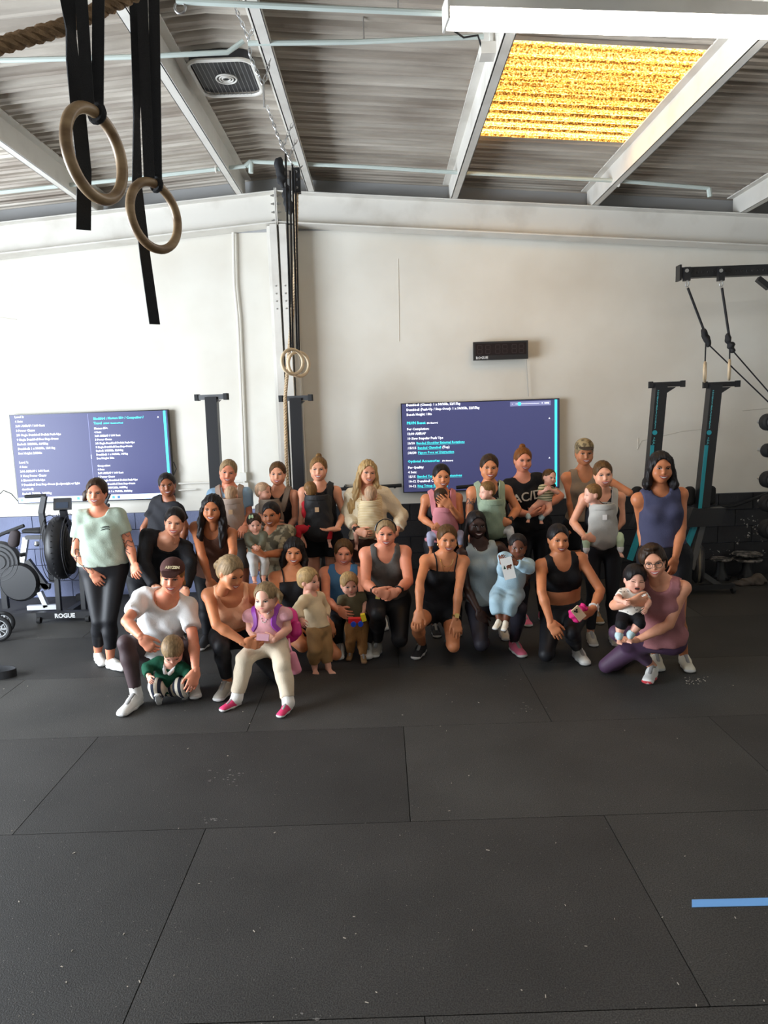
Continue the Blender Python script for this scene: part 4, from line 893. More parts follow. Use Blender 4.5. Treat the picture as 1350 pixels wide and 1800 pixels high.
def chain(mb, pts, r=.014, w=.0035, st=.034):
    P = np.array(pts, float); seg = np.r_[0, np.cumsum(np.linalg.norm(np.diff(P, axis=0), axis=1))]; m = int(seg[-1] / st) + 1
    for i in range(m):
        c = np.array([np.interp(i * st, seg, P[:, k]) for k in range(3)]); c2 = np.array([np.interp(i * st + .01, seg, P[:, k]) for k in range(3)]); t = nrm(c2 - c); x = nrm(np.cross(t, (.9, .4, .1) if i % 2 else (-.3, .9, .2)))
        mb.tube([c + t * st * .68 * math.cos(a) + x * r * .72 * math.sin(a) for a in [2 * math.pi * k / 8 for k in range(8)]], w, 4, closed=True)
    return mb
chs = [([(410, 5), (425, 40), (437, 68), (450, 40), (455, 8)], 4.9, 'chain looped over the ridge purlin nearest the box fan'), ([(438, 70), (440, 100), (463, 150), (475, 105)], 5.0, 'chain hooked along the purlin beside the box fan'), ([(471, 190), (487, 235), (497, 258), (514, 218)], 5.9, 'chain hung round the purlin above the left small ring strap'), ([(497, 260), (509, 275), (522, 243)], 5.9, 'short chain holding the second small ring strap'), ([(509, 278), (518, 300), (522, 303), (531, 292)], 6.0, 'short chain holding the climbing rope clamp')]
for pts, Y, lab in chs:
    lab = lab.replace('the left small', 'the first small'); mb = MB(); chain(mb, [at(a, b, Y) for a, b in pts]); tag(mb.build('chain', M_steelbare), 'steel ' + lab, 'chain')
mb = MB(); q = at(463, 152, 5.0); mb.tube([q, q - np.array((0, 0, .13))], .008, 6); tag(mb.build('hook', M_steelbare), 'thin steel hook dangling from the chain near the box fan', 'hook')
for (cx, cy, Y, bun, tops, lab) in ((514, 636, 5.80, (492, 302), ((502, 270), (510, 300)), 'small pale wooden ring hanging slightly higher by the column'), (525, 640, 5.93, (506, 352), ((514, 290), (519, 300)), 'small pale wooden ring hanging slightly lower by the column')):
    c = at(cx, cy, Y); o = empty('gymnastic_ring', tuple(c)); tag(o, lab, 'gymnastic ring', 'small rings by the column'); M = rotm('Z', 38) @ rotm('X', 90); mb = MB(); mb.torus(c, .098, .0135, M, 36, 10); under(o, mb.build('ring', M_wood2))
    for k, (tx, ty) in enumerate(tops):
        mb = MB(); a = c + np.array((-.008 + .016 * k, 0, .094)); b = at(tx, ty, Y); P = [a + (b - a) * t for t in (0, .25, .5, .75, 1)]; ribbon(mb, P, [(.006, .005, 0)] * 5); under(o, mb.build('strap', M_web))
    b = at(*bun, Y); V, F = mesh_field([ell(b + np.array((-.008, 0, .06)), (.034, .02, .055), k=.03), ell(b + np.array((.008, 0, -.05)), (.036, .02, .065), k=.03)], .010, 0, wobble=wrinkle(.004, 90)); under(o, link('strap_bundle', np_mesh('strap_bundle', V, F, M_web)))
# ------------------------------------------------------------------ rig arm with its rings
rg = empty('rig_arm', tuple(at(1350, 480, 7.3))); tag(rg, 'black steel rig arm with punched holes reaching out beside the end wall', 'rig'); 
A = at(1193, 481, 7.3); Bq = np.array((5.6, 7.3, 3.31)); A[2] = 3.30
mb = MB(); mb.bar(A, Bq, .075, .10); under(rg, mb.build('beam', M_black, smooth=False)); mb = MB(); mb.box(A, (.02, .10, .15)); under(rg, mb.build('end_plate', M_black, smooth=False))
mb = MB(); mb.bar(at(1332, 490, 7.3), at(1352, 506, 7.3), .06, .05); mb.bar((5.0, 7.3, 0), (5.0, 7.3, 3.3), .08, .08, (0, 1, 0)); under(rg, mb.build('upright', M_black, smooth=False))
for k in range(16):
    mb = MB(); mb.torus((A[0] + .06 + k * .055, 7.2625, 3.30), .011, .003, rotm('X', 90), 12, 5); under(rg, mb.build('punched_hole', M_black))
for (tx, bx, by, rx, ry, ex, ey, lab) in ((1207, 1241, 590, 1239, 654, 1352, 708, 'strapped small wooden ring hanging from the tip of the rig arm'), (1267, 1283, 600, 1282, 650, 1352, 690, 'strapped small wooden ring hung farther in along the rig arm')):
    t_ = at(tx, 490, 7.2); b_ = at(bx, by, 7.2); r_ = at(rx, ry, 7.2); o = empty('suspended_ring', tuple(r_)); tag(o, lab, 'gymnastic ring')
    mb = MB(); mb.box(at(tx, 482, 7.24), (.06, .05, .13)); under(o, mb.build('bracket', M_black, smooth=False)); mb = MB(); mb.lathe([(.018, 0), (.018, .012)], 12, rotm('X', 90), at(tx, 476, 7.21)); under(o, mb.build('bolt', M_steelbare))
    mb = MB(); mb.torus(at(tx + 1, 499, 7.2), .03, .006, rotm('X', 90), 14, 6, .5); under(o, mb.build('carabiner', M_steelbare))
    mb = MB(); t1 = at(tx + 2, 506, 7.2); mb.tube([t1, b_], .013, 6); under(o, mb.build('strap', M_web)); V, F = mesh_field([ell(b_ + np.array((-.02, 0, .03)), (.03, .03, .05), k=.02), ell(b_ + np.array((.012, 0, -.04)), (.035, .03, .04), k=.02), ell(b_ + np.array((.03, 0, -.09)), (.025, .025, .025), k=.02)], .01, 0, wobble=wrinkle(.006, 90)); under(o, link('strap_bundle', np_mesh('strap_bundle', V, F, M_web)))
    mb = MB(); mb.tube([b_ - np.array((0, 0, .06)), r_ + np.array((0, 0, .09))], .007, 6); under(o, mb.build('cord', M_web)); mb = MB(); mb.torus(r_, .095, .0125, rotm('Z', 62) @ rotm('X', 90), 32, 8); under(o, mb.build('ring', M_wood2))
    mb = MB(); mb.tube([b_ + np.array((.02, 0, -.08)), at(ex, ey, 7.2)], .007, 6); under(o, mb.build('long_cord', M_web))
# ------------------------------------------------------------------ rowers stored upright
M_teal = mat('teal decal', srgb(40, 150, 165), .4); M_tealp = mat('teal print', srgb(90, 190, 200), .5)
def rower(px, py, base_px, base_py, full, lab, lean=0.0):
    t = at(px, py, 7.42); b = at(base_px, base_py, 7.42) if base_py else np.array((t[0] - .02, 7.42, .1)); o = empty('rowing_machine', (b[0], 7.42, 0)); tag(o, lab, 'rowing machine', 'rowers stored upright along the wall'); U = lambda q: under(o, q)
    mid = t + (b - t) * .62
    mb = MB(); mb.bar(t, mid, .12, .11, (0, 1, 0)); U(mb.build('rail', M_black, smooth=False))
    c = t + np.array((.0 if not full else .07, 0, .0)); wv = np.array((.17, -.03, 0)); mb = MB(); mb.bar(c - wv, c + wv, .05, .05); U(mb.build('rear_foot', M_black, smooth=False))
    for s in (-1, 1): mb = MB(); mb.bar(c + wv * s * .80, c + wv * s * 1.02, .066, .066); U(mb.build('foot_cap', M_rubber, smooth=False))
    mb = MB(); mb.add([t + np.array((-.06, -.05, -.03)), t + np.array((.15 if full else .09, -.05, -.03)), t + np.array((-.06, -.05, -.16)), t + np.array((-.06, .05, -.03)), t + np.array((.15 if full else .09, .05, -.03)), t + np.array((-.06, .05, -.16))], [(0, 1, 2), (5, 4, 3), (0, 3, 4, 1), (1, 4, 5, 2), (2, 5, 3, 0)]); U(mb.build('gusset', M_black, smooth=False))
    d = nrm(mid - t)
    if full:
        x = np.array((-.045, -.062, 0)); mb = MB(); mb.bar(t + d * .62 + x, mid + x * .98, .035, .012, (0, 1, 0)); U(mb.build('teal_stripe', M_teal, smooth=False))
        mb = MB(); mb.lathe([(.025, 0), (.025, .004)], 12, rotm('X', 90), t + d * .49 + x + np.array((.01, -.004, 0))); U(mb.build('logo_dot', M_teal))
        mb = MB(); rl = random.Random(5)
        for k in range(34):
            f = .06 + k * .0165
            if .455 < f < .525: continue
            sz = .012 if f > .5 else .007; c0 = t + d * f + x + np.array((.010, -.0075, 0)); e_ = np.array((rl.uniform(.3, 1) * sz, 0, 0)); mb.bar(c0 - e_, c0 + e_ + d * rl.uniform(-.006, .006), .004, .003, (0, 1, 0)); mb.bar(c0 - e_, c0 - e_ + d * .010, .004, .003, (0, 1, 0))
        tag(U(mb.build('worn_print', M_tealp, smooth=False)), kind='stuff')
        # seat, footboards, tray
        for s in (-1, 1):
            V, F = mesh_field([Prim(mid + np.array((.0 + s * .11, .04, .24)), mid + np.array((.0 + s * .11, .04, .12)), (.062, .03), (.062, .03), (1, 0, 0), k=.02)], .012); U(link('pad', np_mesh('pad', V, F, M_rubber)))
        mb = MB(); mb.add([mid + np.array(v) for v in ((-.20, -.10, -.13), (.16, -.10, -.13), (.22, -.10, .06), (-.13, -.10, .06), (-.20, .02, -.13), (.16, .02, -.13), (.22, .02, .06), (-.13, .02, .06))], [(0, 1, 2, 3), (7, 6, 5, 4), (0, 4, 5, 1), (1, 5, 6, 2), (2, 6, 7, 3), (3, 7, 4, 0)]); U(mb.build('foot_tray', M_black, smooth=False))
        m2 = mid - np.array((.0, 0, .13)); dd = nrm(b - m2); e = b + np.array((-.07, -.02, .33)); mb = MB(); mb.bar(m2 + np.array((-.08, -.03, 0)), e + np.array((-.08, -.03, 0)), .05, .05, (0, 1, 0)); U(mb.build('teal_rail', M_teal, smooth=False)); mb = MB(); mb.bar(m2 + np.array((.0, -.03, 0)), e + np.array((.02, -.03, -.1)), .06, .05, (0, 1, 0)); U(mb.build('grey_rail', mat('grey rail', (.10, .10, .10), .4), smooth=False))
        for s, q in ((-1, (-.16, 0)), (1, (.30, 0))): mb = MB(); mb.bar(e + np.array((.0, 0, -.05)), (b[0] + q[0], 7.40, .06), .05, .05, (0, 1, 0)); U(mb.build('stand_leg', mat('grey leg', (.06, .06, .06), .45), smooth=False))
        c = e + np.array((.16, .12, -.08)); mb = MB(); mb.lathe([(.03, -.05), (.18, -.05), (.21, -.03), (.21, .03), (.18, .05), (.03, .05)], 24, rotm('Z', -18) @ rotm('Y', 90), (c[0], c[1], .30)); U(mb.build('flywheel', M_dgrey)); mb = MB(); mb.torus((c[0], c[1], .30), .205, .014, rotm('Z', -18) @ rotm('Y', 90), 24, 8); U(mb.build('flywheel_rim', mat('tan rim', srgb(120, 112, 96), .5)))
        mb = MB(); mb.bar((b[0] - .16, 7.38, .075), (b[0] + (.42 if base_px > 1200 else .30), 7.38, .075), .06, .05); U(mb.build('base_bar', M_black, smooth=False))
        for xx in (-.14, .40 if base_px > 1200 else .28): mb = MB(); mb.lathe([(.035, -.014), (.035, .014)], 12, rotm('Y', 90), (b[0] + xx, 7.36, .036)); U(mb.build('caster', M_rubber))
    else:
        mb = MB(); mb.bar(mid, (b[0], 7.42, .2), .10, .10, (0, 1, 0)); mb.box((b[0], 7.42, .05), (.9, .07, .06)); mb.box((b[0], 7.42, .13), (.3, .2, .16)); U(mb.build('lower_frame', M_black, smooth=False)); mb = MB(); mb.lathe([(.03, -.05), (.2, -.05), (.22, 0), (.2, .05), (.03, .05)], 20, rotm('Y', 90), (b[0] + .16, 7.45, .30)); U(mb.build('flywheel', M_dgrey))
        for s in (-1, 1): mb = MB(); mb.tube([mid + np.array((s * .06, -.02, 0)), mid + np.array((s * .24, -.04, .0))], .02, 8); U(mb.build('handle', M_rubber))
rower(1160, 676, 1128, 1035, True, 'upright stored rower whose teal rail shows behind the navy tank top')
rower(1256, 676, 1218, 1035, True, 'upright stored rower with full teal rail and foot tray in view')
rower(372, 698, None, None, False, 'plain black rower post with T foot between screen and column')
rower(520, 700, None, None, False, 'plain black rower post with T foot in front of the column')
mb = MB(); mb.tube([at(1258, 890, 8.12), at(1292, 889, 8.12), at(1310, 882, 8.12), at(1350, 868, 8.12)], .018, 8); tag(mb.build('black_pipe', M_black), 'bent black pipe fixed along the black blocks', 'pipe')
# low round stools
M_worn = mat('worn pad top', (.03, .03, .03), .7, col2=srgb(150, 145, 140), scale=18, ramp=(.45, .6), detail=8)
for px, py, r, zs, lab in ((1267, 986, .105, (.25,), 'low round stool with worn scuffed top beside the rower'), (1313, 984, .15, (.24, .30), 'low round stool with two stacked worn tops')):
    Y = 7.99; q = at(px, py, Y); o = empty('low_stool', (q[0], Y, 0)); tag(o, lab, 'stool')
    for z in zs: mb = MB(); mb.lathe([(.0, z - .03), (r, z - .03), (r + .015, z - .015), (r, z), (.02, z)], 28); mb.build('seat_pad', M_worn, o)
    mb = MB(); mb.lathe([(.05, zs[0] - .03), (.05, .10), (.10, .02), (.10, 0)], 14); mb.build('pedestal', M_black, o)
    for k in range(5): a = 2 * math.pi * k / 5; mb = MB(); mb.bar((0, 0, .06), (r * 1.1 * math.cos(a), r * 1.1 * math.sin(a), .015), .03, .02); mb.build('foot', M_black, o)
V, F = mesh_field([ell((4.05, 7.70, .03), (.13, .07, .05), k=.05), ell((4.14, 7.70, .05), (.07, .06, .08), k=.05), ell((3.93, 7.69, .02), (.09, .06, .03), k=.05)], .014, 0, [plane((0, 0, .002), (0, 0, -1))], wobble=wrinkle(.012, 70)); tag(link('crumpled_cloth', np_mesh('crumpled_cloth', V, F, mat('grey brown cloth', srgb(92, 84, 78), .9))), 'crumpled grey brown cloth on the floor by the low stools', 'cloth')
# dumbbells on the rack at the frame edge
rk = empty('storage_rack', (4.62, 7.2, 0)); tag(rk, 'tall black storage rack standing by the wall end', 'rack'); mb = MB(); mb.box((4.64, 7.30, 1.15), (.07, .07, 2.3)); mb.box((4.64, 7.25, .03), (.5, .6, .06)); under(rk, mb.build('upright', M_black, smooth=False))
for k, (py, r) in enumerate(((742, .085), (792, .07), (843, .085), (885, .09), (930, .10))):
    q = at(1352, py, 7.1); o = empty('kettlebell_weight', (q[0], 7.1, q[2])); tag(o, ('black round weight on the rack, %s from its top' % ('first', 'second', 'third', 'fourth', 'fifth')[k]), 'weight', 'weights on the storage rack')
    mb = MB(); mb.lathe([(.02, -.06), (r * .8, -.06), (r, -.04), (r, .04), (r * .8, .06), (.02, .06)], 22, rotm('X', 90), (0, 0, 0)); mb.build('plate', M_rubber, o); mb = MB(); mb.lathe([(.018, -.075), (.018, .2)], 10, rotm('X', -90), (0, 0, 0)); mb.build('peg', M_steelbare, o); mb = MB(); mb.torus((0, -.062, 0), r * .55, .008, rotm('X', 90), 20, 6); mb.build('plate_rim', M_dgrey, o)
# ------------------------------------------------------------------ bikes
bk = empty('air_bike', (-3.36, 7.2, 0)); tag(bk, 'black fan bike with big caged wheel and monitor by the block wall', 'exercise bike'); U = lambda q: under(bk, q)
A, Bq = at(66, 1078, 7.12), at(168, 1074, 7.12); A[2] = Bq[2] = .075; mb = MB(); mb.bar(A, Bq, .07, .07); U(mb.build('front_foot', M_black, smooth=False))
text_mesh('lettering', 'ROGUE', .062, MATS['white print'], None, (A[0] + .19, 7.083, .052), nrm(Bq - A), (0, 0, 1), bold=.002); U([q for q in COL.objects if q.name.startswith('lettering')][-1])
for x in (.03, .53): mb = MB(); mb.lathe([(.032, -.018), (.032, .018)], 12, rotm('Y', 90), (A[0] + x, 7.08, .034)); U(mb.build('wheel', M_rubber))
mb = MB(); mb.bar((-3.3, 7.2, .075), (-3.3, 7.95, .075), .07, .07); mb.bar((-3.55, 7.95, .05), (-3.05, 7.95, .05), .07, .07); U(mb.build('base_rail', M_black, smooth=False))
fcx = at(108, 962, 7.25); Mf = rotm('Z', 8) @ rotm('Y', 90)
mb = MB(); mb.lathe([(.05, -.07), (.30, -.07), (.325, -.04), (.325, .04), (.30, .07), (.05, .07)], 32, Mf, fcx); U(mb.build('fan_drum', M_black))
for k in range(5):
    for s in (-1, 1): mb = MB(); mb.torus(fcx + Mf @ np.array((0, 0, s * .10)), .34 - k * .06, .004, Mf, 32, 5); U(mb.build('cage_ring', M_dgrey))
for s in (-1, 1):
    mb = MB()
    for k in range(36): a = 2 * math.pi * k / 36; mb.tube([fcx + Mf @ np.array((r * math.cos(a), r * math.sin(a), s * .10 if r < .33 else 0)) for r in (.06, .34, .352)], .003, 4)
    U(mb.build('cage_spokes', M_dgrey))
mb = MB(); mb.bar((fcx[0] - .06, 7.2, .09), (fcx[0] - .06, 7.22, .62), .045, .045, (0, 1, 0)); mb.bar((fcx[0] + .20, 7.2, .09), (fcx[0] + .20, 7.22, .62), .045, .045, (0, 1, 0)); U(mb.build('front_post', M_black, smooth=False))
mb = MB(); V, F = mesh_field([ell(fcx + np.array((.10, -.05, -.12)), (.07, .05, .16), k=.03), ell(fcx + np.array((.07, -.05, .05)), (.05, .05, .20), k=.03)], .014); U(link('shroud', np_mesh('shroud', V, F, M_dgrey)))
arm_ = [at(78, 872, 7.15), at(73, 900, 7.15), at(78, 935, 7.18), at(86, 975, 7.25), at(92, 1020, 7.4)]
for a, b in zip(arm_[:-1], arm_[1:]): mb = MB(); mb.bar(a, b + nrm(b - a) * .01, .05, .045, (0, 1, 0)); U(mb.build('arm_tube', M_dgrey, smooth=False))
mb = MB(); mb.tube([at(44, 873, 7.12), at(80, 871, 7.15)], .019, 10); U(mb.build('grip', M_rubber))
arm2 = [at(190, 868, 7.3), at(180, 890, 7.3), at(175, 940, 7.3), at(165, 1000, 7.4)]; mb = MB(); [mb.bar(a, b, .05, .045, (0, 1, 0)) for a, b in zip(arm2[:-1], arm2[1:])]; U(mb.build('arm_tube', M_dgrey, smooth=False)); mb = MB(); mb.tube([at(192, 888, 7.25), at(176, 889, 7.25)], .019, 10); U(mb.build('grip', M_rubber))
mc = at(110, 886, 7.2); Mm = rotm('Z', 8) @ rotm('X', -18); mb = MB(); mb.box(mc, (.17, .035, .12), Mm); mon = U(mb.build('monitor', M_black, smooth=False)); mb = MB(); mb.box(mc + Mm @ np.array((0, -.019, -.015)), (.12, .003, .06), Mm); under(bk, mb.build('display', mat('dark display', (.03, .04, .06), .2), smooth=False))
mb = MB(); mb.bar(mc - np.array((0, 0, .06)), fcx + np.array((.05, .05, .2)), .06, .05, (0, 1, 0)); U(mb.build('monitor_post', M_black, smooth=False)); mb = MB(); V, F = mesh_field([ell((-3.3, 7.85, .95), (.12, .15, .05), k=.02)], .014); U(link('saddle', np_mesh('saddle', V, F, M_rubber))); mb = MB(); mb.bar((-3.3, 7.85, .93), (-3.3, 7.85, .1), .05, .05, (0, 1, 0)); U(mb.build('seat_post', M_black, smooth=False))
sb = empty('spin_bike', (-3.9, 7.4, 0)); tag(sb, 'exercise bike with silver seat post and round black chain case', 'exercise bike'); U = lambda q: under(sb, q)
Yb = 7.55
mb = MB(); mb.bar(at(46, 945, Yb), at(36, 1012, Yb), .055, .045, (0, 1, 0)); U(mb.build('seat_post', M_silver, smooth=False)); mb = MB(); mb.bar(at(36, 1010, Yb), at(8, 1018, Yb), .05, .05, (0, 1, 0)); U(mb.build('top_tube', M_silver, smooth=False))
V, F = mesh_field([Prim(at(46, 933, Yb), at(74, 932, Yb), (.06, .025), (.10, .035), (0, 1, 0), k=.02)], .012); U(link('saddle', np_mesh('saddle', V, F, M_rubber))); mb = MB(); mb.bar(at(46, 945, Yb), at(76, 944, Yb), .04, .05, (0, 1, 0)); U(mb.build('seat_slider', M_black, smooth=False))
q = at(37, 1022, Yb); mb = MB(); mb.lathe([(.03, -.06), (.19, -.06), (.215, -.03), (.215, .03), (.19, .06), (.03, .06)], 28, rotm('X', 90), q); U(mb.build('chain_case', M_black)); mb = MB(); mb.bar(at(48, 985, Yb), at(84, 1035, Yb), .06, .05, (0, 1, 0)); mb.bar(at(55, 1026, Yb), at(88, 1031, Yb), .06, .05, (0, 1, 0)); U(mb.build('frame', M_black, smooth=False))
mb = MB(); mb.tube([at(35, 976, Yb - .05), at(44, 974, Yb - .02)], .022, 8); U(mb.build('adjust_knob', M_black)); mb = MB(); mb.lathe([(.02, 0), (.03, .02), (.02, .05)], 10, None, at(65, 960, Yb)); U(mb.build('release_knob', M_steelbare))
mb = MB(); a = at(48, 1056, Yb); b = at(100, 1050, Yb); a[2] = b[2] = .05; mb.bar(a, b, .05, .05); mb.bar(at(70, 1040, Yb), (b[0] - .12, Yb, .05), .05, .05, (0, 1, 0)); U(mb.build('rear_foot', M_silver, smooth=False))
q = at(2, 986, Yb); mb = MB(); mb.lathe([(.03, -.05), (.20, -.05), (.22, 0), (.20, .05), (.03, .05)], 26, rotm('X', 90), q); U(mb.build('fan_case', M_dgrey))
for k in range(4): mb = MB(); mb.torus(q + np.array((0, -.06, 0)), .21 - .045 * k, .004, rotm('X', 90), 28, 5); U(mb.build('cage_ring', M_dgrey))
mb = MB(); mb.bar(q, (q[0], Yb, .05), .06, .05, (0, 1, 0)); U(mb.build('fan_post', M_black, smooth=False))
st = empty('stroller', (-4.0, 6.5, 0)); tag(st, 'black stroller at the frame edge with padded handle, bag and spoked wheels', 'stroller'); U = lambda q: under(st, q); Ys = 6.6
mb = MB(); mb.tube([at(-20, 950, Ys), at(5, 938, Ys), at(42, 924, Ys)], .018, 8); U(mb.build('handlebar', M_rubber)); V, F = mesh_field([Prim(at(27, 938, Ys), at(24, 954, Ys), (.05, .03), (.055, .035), (1, 0, 0), k=.02)], .010); U(link('pouch', np_mesh('pouch', V, F, mat('brown black fabric', srgb(50, 42, 44), .8))))
for px, py, Yw, r in ((2, 1066, 6.75, .115), (-6, 1082, 6.5, .125)):
    q = at(px, py, Yw); q[2] = r; mb = MB(); mb.torus(q, r - .02, .02, rotm('Z', 8) @ rotm('X', 90), 28, 8); w_ = U(mb.build('tyre', M_rubber)); mb = MB(); mb.torus(q, r - .042, .006, rotm('Z', 8) @ rotm('X', 90), 24, 6); [mb.tube([q, q + np.array((math.cos(a), 0, math.sin(a))) * (r - .045)], .004, 4) for a in [k * math.pi / 5 for k in range(10)]]; U(mb.build('rim', M_silver))
mb = MB(); a = at(-20, 950, Ys); mb.tube([a, at(-30, 1000, Ys), (at(0, 1066, 6.7)[0], 6.7, .12), (at(0, 1066, 6.7)[0] - .5, 6.6, .12)], .018, 8); mb.tube([(at(0, 1066, 6.7)[0] - .02, 6.75, .115), (at(0, 1066, 6.7)[0] - .02, 6.5, .125)], .012, 8); U(mb.build('frame', M_black))
# bits on the floor
def floor_pt(px, py): q = on_z(px, py, 0); return q
mb = MB(); c = floor_pt(-12, 1190); ring = [c + np.array((.19 * math.cos(a), .09 * math.sin(a), .034)) for a in [2 * math.pi * k / 32 for k in range(32)]]
vs = []; fs = []
for p_ in ring: vs += [(p_[0], p_[1], .002), (p_[0], p_[1], .066), (p_[0] * 1 - (p_[0] - c[0]) * .04, p_[1] - (p_[1] - c[1]) * .06, .066), (p_[0] - (p_[0] - c[0]) * .04, p_[1] - (p_[1] - c[1]) * .06, .002)]
for i in range(32):
    j = (i + 1) % 32
    for k in range(4): fs.append((i * 4 + k, i * 4 + (k + 1) % 4, j * 4 + (k + 1) % 4, j * 4 + k))
mb.add(vs, fs); tag(mb.build('webbing_loop', M_web), 'black webbing loop lying on the rubber floor', 'strap')
mb = MB(); a, b, c_, d_ = on_z(1216, 1582), on_z(1216, 1595.5), on_z(1420, 1591), on_z(1420, 1577); mb.add([(*v[:2], z) for z in (.0008, .0022) for v in (a, b, c_, d_)], [(0, 1, 2, 3), (7, 6, 5, 4), (0, 4, 5, 1), (1, 5, 6, 2), (2, 6, 7, 3), (3, 7, 4, 0)]); tag(mb.build('floor_tape', mat('blue painter tape', srgb(118, 176, 240), .6), smooth=False), 'strip of light blue tape stuck on the black floor', 'tape')
ch = MB(); rc = random.Random(2)
for k in range(90):
    px, py = (rc.uniform(0, 1350), rc.uniform(1190, 1790)) if k < 62 else (1225 + rc.gauss(0, 12), 1197 + rc.gauss(0, 4)); q = on_z(px, py); s = rc.uniform(.0012, .0032); a = rc.random() * 3; l_ = s * rc.uniform(1, 2.6)
    ch.bar((q[0] - l_ * math.cos(a), q[1] - l_ * math.sin(a), .002), (q[0] + l_ * math.cos(a), q[1] + l_ * math.sin(a), .002), s, .002)
tag(ch.build('floor_debris', mat('pale crumb', srgb(190, 180, 165), .8), smooth=False), 'scattered pale crumbs and lint on the black floor', 'debris', kind='stuff')
M_chalk = mat('chalk smear', srgb(118, 114, 110), .9)
for px, py, n, sp in ((400, 1365, 26, 22), (372, 1443, 12, 10), (900, 1192, 10, 12), (925, 1244, 12, 14), (545, 1795, 8, 20), (70, 1118, 8, 10)):
    mb = MB()
    for k in range(n):
        q = on_z(px + rc.gauss(0, sp), py + rc.gauss(0, sp * .35)); s = rc.uniform(.002, .007); mb.add([(q[0] + s * rc.uniform(.6, 2) * math.cos(6.283 * i / 6), q[1] + s * rc.uniform(.5, 1) * math.sin(6.283 * i / 6), .0008) for i in range(6)], [tuple(range(6))])
    tag(mb.build('chalk_smear', M_chalk, floor_o, smooth=False), kind='stuff')
# ------------------------------------------------------------------ people
fair = skin_set('fair', srgb(224, 164, 134), srgb(188, 92, 88), brow=(.10, .06, .035), iris=(.05, .06, .07))
rosy = skin_set('rosy', srgb(222, 150, 120), srgb(186, 84, 80), brow=(.12, .07, .04), iris=(.06, .06, .06))
tan = skin_set('tan', srgb(208, 140, 100), srgb(168, 78, 70), brow=(.03, .02, .012))
olive = skin_set('olive', srgb(190, 124, 86), srgb(156, 72, 64), brow=(.015, .01, .008))
brown = skin_set('brown', srgb(150, 96, 68), srgb(140, 70, 64), brow=(.01, .008, .006))
deep = skin_set('deep', srgb(66, 42, 34), srgb(92, 46, 46), brow=(.006, .005, .005), iris=(.01, .007, .006))
toddlerdeep = skin_set('warm brown', srgb(122, 76, 54), srgb(130, 66, 62), brow=(.01, .008, .006))
babyskin = skin_set('baby', srgb(232, 178, 156), srgb(206, 112, 106), brow=(.28, .18, .12), iris=(.04, .035, .03))
def cloth(n, r, g, b, rough=.85, bump=.25, bs=140, var=.05): return mat('cloth ' + n, srgb(r, g, b), rough, var=var, scale=9, bump=bump, bscale=bs, spec=.2)
C_blk = cloth('black', 24, 24, 27, .7); C_blk2 = cloth('washed black', 36, 36, 40); C_legg = mat('black stretch knit', srgb(26, 26, 30), .55, bump=.1, bscale=300, spec=.35)
C_sage = cloth('sage', 172, 186, 170); C_wht = cloth('white', 226, 224, 222); C_lblue = cloth('light blue', 150, 182, 210); C_brown = cloth('brown', 92, 62, 50); C_char = cloth('heather charcoal', 84, 80, 76, var=.22); C_peach = cloth('peach', 236, 176, 138)
C_blue = cloth('steel blue', 72, 118, 162); C_cream = cloth('cream knit', 226, 210, 180, bump=.5, bs=90); C_grayblue = cloth('pale grey blue', 156, 168, 172); C_tan = cloth('khaki tan', 138, 120, 102); C_navy = cloth('dusk navy', 66, 66, 88); C_mauve = cloth('mauve', 160, 106, 108); C_plum = mat('plum stretch knit', srgb(78, 54, 78), .6, bump=.1, bscale=300); C_maroon = mat('dark maroon stretch knit', srgb(66, 48, 50), .6, bump=.1, bscale=300)
C_camo = mat('camouflage cotton', srgb(92, 84, 66), .85, col2=srgb(164, 150, 122), scale=14, ramp=(.44, .52), bump=.2, bscale=120); C_green = cloth('forest green', 20, 74, 54); C_beige = cloth('beige fleece', 214, 194, 160); C_khaki = cloth('khaki twill', 160, 124, 82); C_olive = cloth('olive tee', 92, 84, 62); C_rust = cloth('rust corduroy', 150, 106, 62, bump=.5); C_babyblue = cloth('baby blue fleece', 160, 186, 198); C_oat = cloth('oat jogger', 216, 200, 176); C_pinktop = cloth('pale pink', 228, 170, 176, var=.16); C_mint = cloth('mint', 190, 206, 170)
C_grey = cloth('mid grey', 120, 116, 112)
M_shw = mat('white shoe', srgb(226, 224, 218), .6, bump=.2, bscale=90); M_sole = mat('white sole', srgb(204, 202, 198), .55); M_lace = mat('white lace', srgb(236, 234, 230), .7); M_shb = mat('black shoe', (.02, .02, .022), .6); M_shg = mat('grey shoe', srgb(170, 164, 152), .7); M_pink = mat('hot pink suede', srgb(222, 60, 110), .65); M_coral = mat('pink runner mesh', srgb(226, 112, 140), .6); M_shbr = mat('tan suede', srgb(150, 116, 78), .8); M_sock = cloth('white sock', 232, 228, 222)
M_gold = mat('gold', (.75, .52, .20), .25, metal=1.0); M_watch = mat('watch black', (.01, .01, .012), .3)
def stripe_mat(name, c1, c2, axis, scale):
    m = bpy.data.materials.new(name); m.use_nodes = True; nt = m.node_tree; b = nt.nodes['Principled BSDF']; tc = nt.nodes.new('ShaderNodeTexCoord'); w = nt.nodes.new('ShaderNodeTexWave'); w.bands_direction = axis; w.inputs['Scale'].default_value = scale; w.inputs['Distortion'].default_value = .6; r = nt.nodes.new('ShaderNodeValToRGB'); r.color_ramp.interpolation = 'CONSTANT'; r.color_ramp.elements[0].color = (*c1, 1); r.color_ramp.elements[1].position = .5; r.color_ramp.elements[1].color = (*c2, 1)
    nt.links.new(tc.outputs['Object'], w.inputs['Vector']); nt.links.new(w.outputs['Fac'], r.inputs['Fac']); nt.links.new(r.outputs['Color'], b.inputs['Base Color']); b.inputs['Roughness'].default_value = .85; return m
